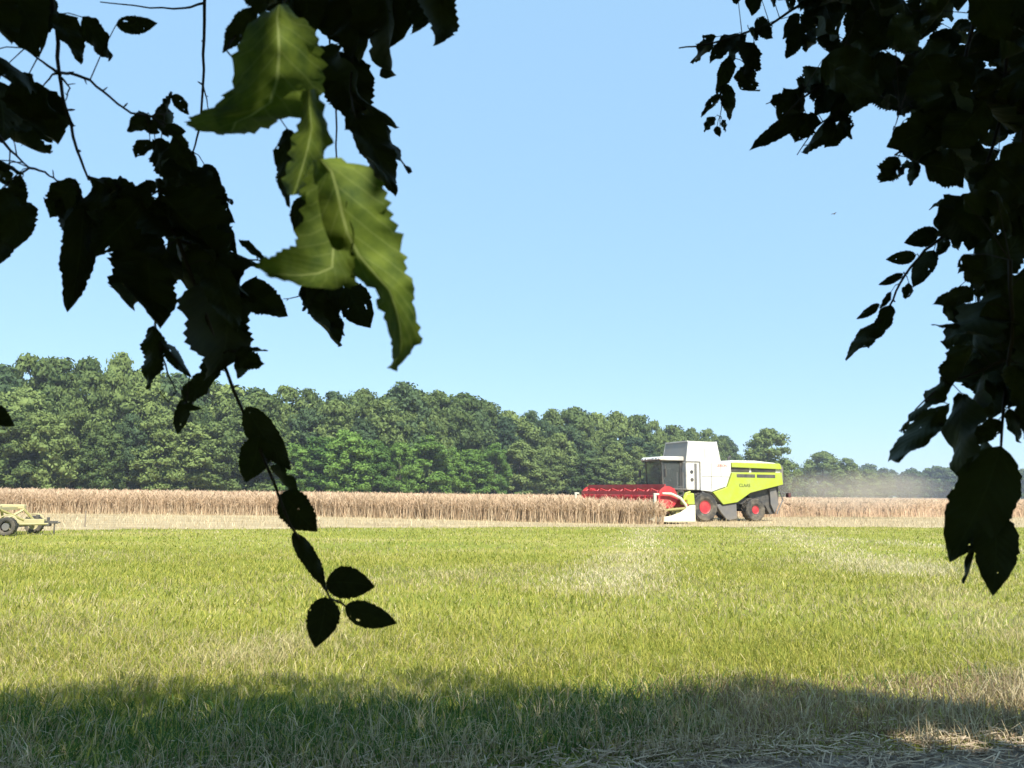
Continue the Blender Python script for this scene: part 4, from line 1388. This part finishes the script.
lvL = [
    ((8, -18), (45, 54), .85, 1.0), ((-14, -12), (9, 46), .95, .95), ((36, -24), (16, 46), .85, 1.05), ((30, -10), (50, 40), .6, 1.1), ((-5, -5), (30, 40), .8, 1.08),
    ((57, 12), (85, 58), .55, 1.0), ((82, 17), (121, 69), .5, 1.0), ((116, 25), (158, 25), .46, 1.0, H_(dz=0.0, roll=10, mesh=LEAVES[5])), ((-14, 52), (28, 86), .55, .95),
    ((12, 80), (63, 126), .85, 1.0), ((-4, 80), (6, 142), .9, 1.05), ((32, 86), (56, 146), .7, 1.02), ((-6, 98), (26, 152), .8, 1.1), ((20, 95), (50, 140), .8, 1.15),
    ((12, 138), (56, 164), .55, 1.0), ((-4, 160), (24, 172), .6, .97), ((2, 188), (33, 251), .55, 1.0), ((-8, 200), (0, 268), .8, 1.0), ((8, 196), (18, 258), .5, 1.06), ((16, 176), (26, 206), .45, 1.0), ((0, 168), (14, 200), .5, 1.0),
    ((-14, 402), (11, 431), .5, 1.0),
    ((76, 180), (47, 217), .5, 1.0), ((62, 184), (65, 231), .5, 1.0), ((84, 205), (72, 309), .34, 1.0, H_(mesh=LEAVES[0])), ((80, 188), (68, 240), .5, 1.03), ((90, 178), (121, 192), .65, 1.0), ((96, 182), (118, 242), .75, 1.02),
    ((142, 202), (97, 259), .95, 1.0), ((152, 228), (121, 293), .9, 1.04), ((168, 250), (113, 316), .62, 1.0), ((148, 258), (158, 330), .6, 1.0), ((182, 240), (194, 322), .85, 1.06), ((160, 192), (231, 262), .7, 1.0),
    ((172, 190), (234, 258), .55, 1.05), ((200, 228), (241, 302), .9, 1.0), ((212, 262), (236, 326), .5, .97), ((185, 215), (215, 300), .8, 1.1), ((232, 270), (228, 379), .30, 1.0),
    ((240, 286), (285, 311), 1.0, 1.05, H_(roll=5)), ((213, 245), (262, 263), .32, 1.0), ((236, 352), (264, 366), .75, 1.0), ((246, 352), (236, 379), .6, 1.02), ((245, 350), (268, 352), .4, 1.03),
    ((165, 112), (174, 93), .85, 1.0), ((172, 95), (187, 113), .6, 1.0), ((150, 116), (126, 129), .75, 1.0), ((146, 120), (160, 137), .8, 1.0), ((160, 106), (170, 137), .8, 1.03), ((165, 130), (186, 130), .7, 1.0),
    ((150, 140), (136, 159), .75, 1.0), ((155, 140), (165, 178), .8, 1.03), ((160, 150), (180, 182), .8, 1.06), ((175, 133), (193, 172), .5, 1.0), ((180, 145), (197, 168), .5, 1.0),
    ((170, 168), (229, 219), .55, 1.1), ((165, 172), (206, 216), .6, 1.13), ((196, 165), (230, 209), .42, 1.1), ((204, 164), (219, 192), .6, 1.12), ((156, 182), (134, 197), .6, 1.0), ((160, 178), (158, 198), .6, 1.0), ((185, 170), (195, 205), .7, 1.12),
    ((120, 192), (192, 226), .5, 1.0), ((148, 204), (218, 238), .5, 1.02), ((95, 185), (150, 200), .5, 1.03),
    ((153, 326), (150, 392), .42, 1.0), ((162, 344), (193, 377), .35, 1.0), ((214, 374), (181, 407), .5, 1.0), ((208, 356), (213, 387), .7, 1.02), ((184, 407), (202, 408), .4, 1.0), ((186, 404), (176, 434), .5, 1.0),
    ((246, 407), (288, 472), .42, 1.0, H_(mesh=LEAVES[5], roll=0)), ((259, 436), (249, 483), .75, 1.0, H_(mesh=LEAVES[5], roll=0)), ((270, 466), (302, 506), .45, 1.02), ((283, 492), (317, 531), .75, 1.0, H_(mesh=LEAVES[0], roll=10)),
    ((293, 533), (326, 589), .3, 1.0), ((326, 583), (375, 583), .85, 1.0, H_(mesh=LEAVES[5], roll=0, dz=0.0)), ((325, 597), (319, 648), .70, 1.0, H_(mesh=LEAVES[5], roll=0)), ((345, 606), (396, 626), .5, 1.0, H_(mesh=LEAVES[5], roll=0)),
    ((303, 284), (336, 348), .6, 1.1), ((346, 284), (368, 330), .75, 1.1), ((326, 268), (342, 312), .5, 1.12), ((328, 300), (347, 336), .4, 1.1), ((318, 286), (300, 310), .5, 1.1), ((300, 270), (312, 292), .4, 1.12),
    ((300, -32), (312, 42), .8, .95), ((268, -28), (302, 26), .8, .9), ((378, -30), (399, 73), .8, .95), ((348, -25), (362, 64), .85, .98), ((438, -30), (446, 56), .32, .95), ((418, -25), (424, 38), .6, .95), ((400, -30), (380, 50), .8, 1.0), ((330, -25), (345, 50), .7, 1.0),
    ((318, 55), (376, 126), .85, 1.0), ((342, 52), (352, 126), .8, 1.0), ((352, 112), (400, 182), .5, .97), ((366, 118), (384, 205), .42, .97, H_(mesh=LEAVES[2])), ((375, 118), (404, 178), .4, 1.0),
    ((256, 8), (224, 53), .4, .8), ((288, 130), (281, 192), .5, .8), ((304, 196), (297, 240), .55, .8), ((255, -25), (275, 22), .8, .8), ((240, 240), (268, 262), .3, 0.95),
]
twL.append(([(285, -20), (284, 8), (300, 80), (312, 160), (318, 172)], .66, 0.0013, True))
brL = make_branch(tl, LB, limbL, twL, lvL)
# the sunlit curled leaves
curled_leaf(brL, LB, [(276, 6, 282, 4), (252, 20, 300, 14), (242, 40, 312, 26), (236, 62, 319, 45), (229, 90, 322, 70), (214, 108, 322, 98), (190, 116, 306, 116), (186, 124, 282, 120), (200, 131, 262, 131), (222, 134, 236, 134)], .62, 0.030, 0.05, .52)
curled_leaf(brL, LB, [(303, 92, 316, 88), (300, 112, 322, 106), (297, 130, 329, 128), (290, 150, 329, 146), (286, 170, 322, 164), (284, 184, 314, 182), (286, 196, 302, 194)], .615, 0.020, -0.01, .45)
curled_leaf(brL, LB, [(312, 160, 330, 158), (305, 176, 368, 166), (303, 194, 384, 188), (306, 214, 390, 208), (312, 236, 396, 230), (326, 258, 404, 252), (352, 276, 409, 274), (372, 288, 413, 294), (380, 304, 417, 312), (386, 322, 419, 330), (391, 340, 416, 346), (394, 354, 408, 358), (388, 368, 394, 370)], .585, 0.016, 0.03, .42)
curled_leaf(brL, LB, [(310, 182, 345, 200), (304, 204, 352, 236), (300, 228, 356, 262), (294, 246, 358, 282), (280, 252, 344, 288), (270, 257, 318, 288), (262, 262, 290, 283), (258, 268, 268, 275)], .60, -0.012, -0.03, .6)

twR = [([(830, -20), (800, 5), (770, 25), (742, 34), (700, 46), (679, 48)], 1.5, 0.0026, True), ([(742, 34), (730, 70), (722, 100), (720, 126)], 1.5, 0.0014, False),
       ([(900, -20), (870, 40), (835, 75), (800, 100), (775, 125)], 1.35, 0.0028, True), ([(835, 75), (790, 95), (766, 104)], 1.35, 0.0015, False), ([(840, 110), (815, 128), (797, 155)], 1.35, 0.0014, False),
       ([(985, -20), (960, 80), (930, 130), (895, 155)], 1.2, 0.003, True), ([(1015, -20), (1000, 120), (975, 200), (945, 235), (925, 250), (905, 275), (893, 300), (880, 322)], 1.2, 0.0026, True),
       ([(1035, -20), (1020, 180), (1010, 260), (990, 300), (960, 330)], 1.1, 0.003, True), ([(1010, 260), (1012, 340), (1004, 400), (1001, 447), (998, 510)], 1.0, 0.0022, False),
       ([(1004, 360), (970, 375), (945, 382), (915, 410)], 1.0, 0.0018, False), ([(975, 245), (973, 275)], 1.2, 0.0008, False), ([(900, 110), (893, 130)], 1.2, 0.001, False)]
lvR = [
    ((716, 37), (685, 63), .48, 1.5), ((738, 34), (708, 67), .42, 1.5), ((746, 34), (727, 62), .38, 1.52), ((757, 18), (772, 40), .6, 1.5), ((750, 28), (756, 46), .6, 1.5), ((754, 42), (751, 82), .34, 1.5), ((748, 66), (740, 101), .55, 1.5),
    ((736, 45), (727, 72), .5, 1.5), ((731, 58), (719, 92), .5, 1.5), ((725, 84), (731, 123), .48, 1.5), ((720, 94), (702, 118), .45, 1.5), ((715, 117), (703, 132), .6, 1.5), ((722, 120), (728, 134), .6, 1.5), ((717, 126), (719, 137), .8, 1.5), ((728, 40), (716, 58), .4, 1.5),
    ((737, -8), (736, 5), .8, 1.5), ((757, -12), (750, 15), .85, 1.5), ((770, -8), (773, 11), .5, 1.5), ((792, -8), (791, 13), .5, 1.5), ((781, -10), (778, 6), .6, 1.5),
    ((800, 14), (782, 38), .48, 1.4), ((801, 24), (789, 57), .55, 1.4), ((812, 28), (810, 62), .55, 1.4), ((824, 28), (836, 62), .6, 1.4), ((818, 10), (800, 35), .8, 1.42), ((830, 0), (815, 35), .8, 1.42),
    ((822, 68), (794, 96), .65, 1.35), ((802, 84), (779, 117), .55, 1.35), ((782, 94), (765, 106), .35, 1.35), ((794, 94), (801, 113), .5, 1.35), ((806, 114), (744, 153), .27, 1.35, H_(mesh=LEAVES[0], roll=0)), ((816, 114), (794, 142), .5, 1.35),
    ((832, 118), (794, 158), .42, 1.35), ((836, 124), (812, 147), .5, 1.35), ((840, 112), (853, 140), .5, 1.35), ((846, 120), (825, 150), .42, 1.35), ((835, 75), (810, 100), .7, 1.35), ((845, 85), (815, 118), .6, 1.36), ((850, 95), (830, 125), .6, 1.36),
    ((884, 52), (853, 113), .85, 1.2, H_(mesh=LEAVES[0], roll=8)), ((955, 112), (889, 151), .62, 1.15, H_(mesh=LEAVES[5], roll=5)), ((890, 60), (893, 112), .6, 1.25), ((910, 70), (890, 120), .8, 1.25),
    ((898, 158), (879, 184), .62, 1.2), ((907, 160), (900, 187), .5, 1.2), ((917, 162), (909, 190), .5, 1.2), ((930, 160), (936, 182), .5, 1.2), ((920, 150), (950, 172), .5, 1.2), ((957, 165), (966, 180), .5, 1.2), ((986, 164), (969, 192), .5, 1.15),
    ((949, 199), (931, 206), .42, 1.2), ((980, 190), (941, 230), .85, 1.15), ((938, 231), (905, 245), .62, 1.2, H_(mesh=LEAVES[5], roll=0)), ((916, 255), (886, 261), .5, 1.2, H_(mesh=LEAVES[5], roll=0)), ((903, 274), (880, 285), .38, 1.2),
    ((934, 250), (911, 287), .5, 1.2), ((909, 283), (906, 299), .75, 1.2), ((891, 292), (880, 309), .35, 1.2), ((879, 304), (857, 320), .36, 1.2), ((891, 305), (876, 342), .45, 1.2), ((876, 324), (852, 351), .55, 1.2), ((874, 325), (867, 349), .6, 1.2),
    ((947, 236), (938, 256), .5, 1.2), ((952, 228), (956, 258), .4, 1.2), ((969, 260), (957, 273), .4, 1.2), ((975, 225), (965, 252), .7, 1.2), ((990, 235), (985, 270), .7, 1.15),
    ((975, 292), (928, 304), .42, 1.05), ((1004, 292), (946, 351), .85, 1.05), ((992, 298), (958, 352), .8, 1.08), ((988, 282), (962, 292), .5, 1.1), ((960, 325), (933, 327), .25, 1.05),
    ((944, 377), (902, 436), .30, 1.0), ((948, 404), (876, 481), .30, .98, H_(mesh=LEAVES[4], roll=0)), ((962, 394), (946, 489), .48, 1.0), ((1002, 421), (968, 446), .5, 1.0), ((1001, 446), (956, 564), .52, .95, H_(mesh=LEAVES[5], roll=0)),
    ((993, 509), (998, 596), .50, .97, H_(mesh=LEAVES[5], roll=0)), ((978, 535), (966, 591), .24, .97), ((1010, 408), (1019, 452), .42, 1.0), ((1022, 398), (1034, 444), .5, 1.0), ((985, 380), (960, 430), .7, 1.02), ((1000, 370), (985, 420), .8, 1.03), ((1018, 365), (1008, 412), .7, 1.0), ((970, 345), (948, 400), .7, 1.0), ((985, 440), (975, 490), .5, 1.05),
]
fillR = [([(815, -30), (1060, -30), (1060, 130), (960, 125), (897, 115), (880, 100), (850, 112), (838, 62), (822, 30)], 105, 1.1, 1.8, 0.06, 0.10),
         ([(890, 100), (1060, 80), (1060, 240), (1000, 230), (975, 180), (905, 160)], 60, 1.05, 1.7, 0.06, 0.10),
         ([(978, 180), (1060, 180), (1060, 330), (1000, 330), (972, 270), (948, 225)], 40, 1.0, 1.5, 0.06, 0.09),
         ([(950, 300), (1060, 300), (1060, 405), (1000, 405), (950, 400), (940, 385), (965, 355)], 26, 1.0, 1.3, 0.06, 0.09)]
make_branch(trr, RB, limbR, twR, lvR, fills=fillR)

# ------------------------------------------------------------------ dust behind the combine and the summer haze
def volume_mat(name, dens, col, aniso=0.2):
    m = bpy.data.materials.new(name); m.use_nodes = True
    nt = m.node_tree; nt.nodes.clear()
    pv = nt.nodes.new('ShaderNodeVolumePrincipled'); out = nt.nodes.new('ShaderNodeOutputMaterial')
    pv.inputs['Color'].default_value = (*col, 1); pv.inputs['Density'].default_value = dens; pv.inputs['Anisotropy'].default_value = aniso
    nt.links.new(pv.outputs[0], out.inputs['Volume'])
    return m, nt, pv


HAZE = 0.00032
mv, nt, pv = volume_mat('haze_air', HAZE, (0.80, 0.88, 1.0), 0.0)
hz = MB().box(-900, 900, -60, 1000, -1.0, 32).build('haze', mv)
hz['kind'] = 'stuff'
tag(hz, 'thin blue summer haze over the fields', 'haze')
# dust blown out behind the chopper
dm, nt, pv = volume_mat('harvest_dust', 0.0, (0.98, 0.82, 0.62), -0.5)
tc = nt.nodes.new('ShaderNodeTexCoord')
ns = nt.nodes.new('ShaderNodeTexNoise'); ns.inputs['Scale'].default_value = 0.35; ns.inputs['Detail'].default_value = 3
gr = nt.nodes.new('ShaderNodeVectorMath'); gr.operation = 'MULTIPLY'; gr.inputs[1].default_value = (1 / 9.0, 1 / 4.0, 1 / 1.7)
ln = nt.nodes.new('ShaderNodeVectorMath'); ln.operation = 'LENGTH'
fo = nt.nodes.new('ShaderNodeMapRange'); fo.inputs[1].default_value = 1.0; fo.inputs[2].default_value = 0.0; fo.inputs[3].default_value = 0.0; fo.inputs[4].default_value = 1.0
cl_ = nt.nodes.new('ShaderNodeMapRange'); cl_.inputs[1].default_value = 0.35; cl_.inputs[2].default_value = 0.75; cl_.inputs[3].default_value = 0.15; cl_.inputs[4].default_value = 1.0
mu = nt.nodes.new('ShaderNodeMath'); mu.operation = 'MULTIPLY'
m2 = nt.nodes.new('ShaderNodeMath'); m2.operation = 'MULTIPLY'; m2.inputs[1].default_value = 0.30
nt.links.new(tc.outputs['Object'], ns.inputs['Vector']); nt.links.new(tc.outputs['Object'], gr.inputs[0]); nt.links.new(gr.outputs[0], ln.inputs[0])
nt.links.new(ln.outputs['Value'], fo.inputs[0]); nt.links.new(ns.outputs['Fac'], cl_.inputs[0])
nt.links.new(fo.outputs[0], mu.inputs[0]); nt.links.new(cl_.outputs[0], mu.inputs[1]); nt.links.new(mu.outputs[0], m2.inputs[0]); nt.links.new(m2.outputs[0], pv.inputs['Density'])
du = MB().add([tuple(v) for v in (ICO_V * np.array([9.0, 4.0, 1.7]))], [tuple(int(q) for q in f) for f in ICO_F]).build('dust_cloud', dm)
du.location = (25.0, 57.8, 2.0)
du.rotation_euler = (0, 0, R(20))
du['kind'] = 'stuff'
tag(du, 'pale dust drifting over the field behind the combine', 'dust')
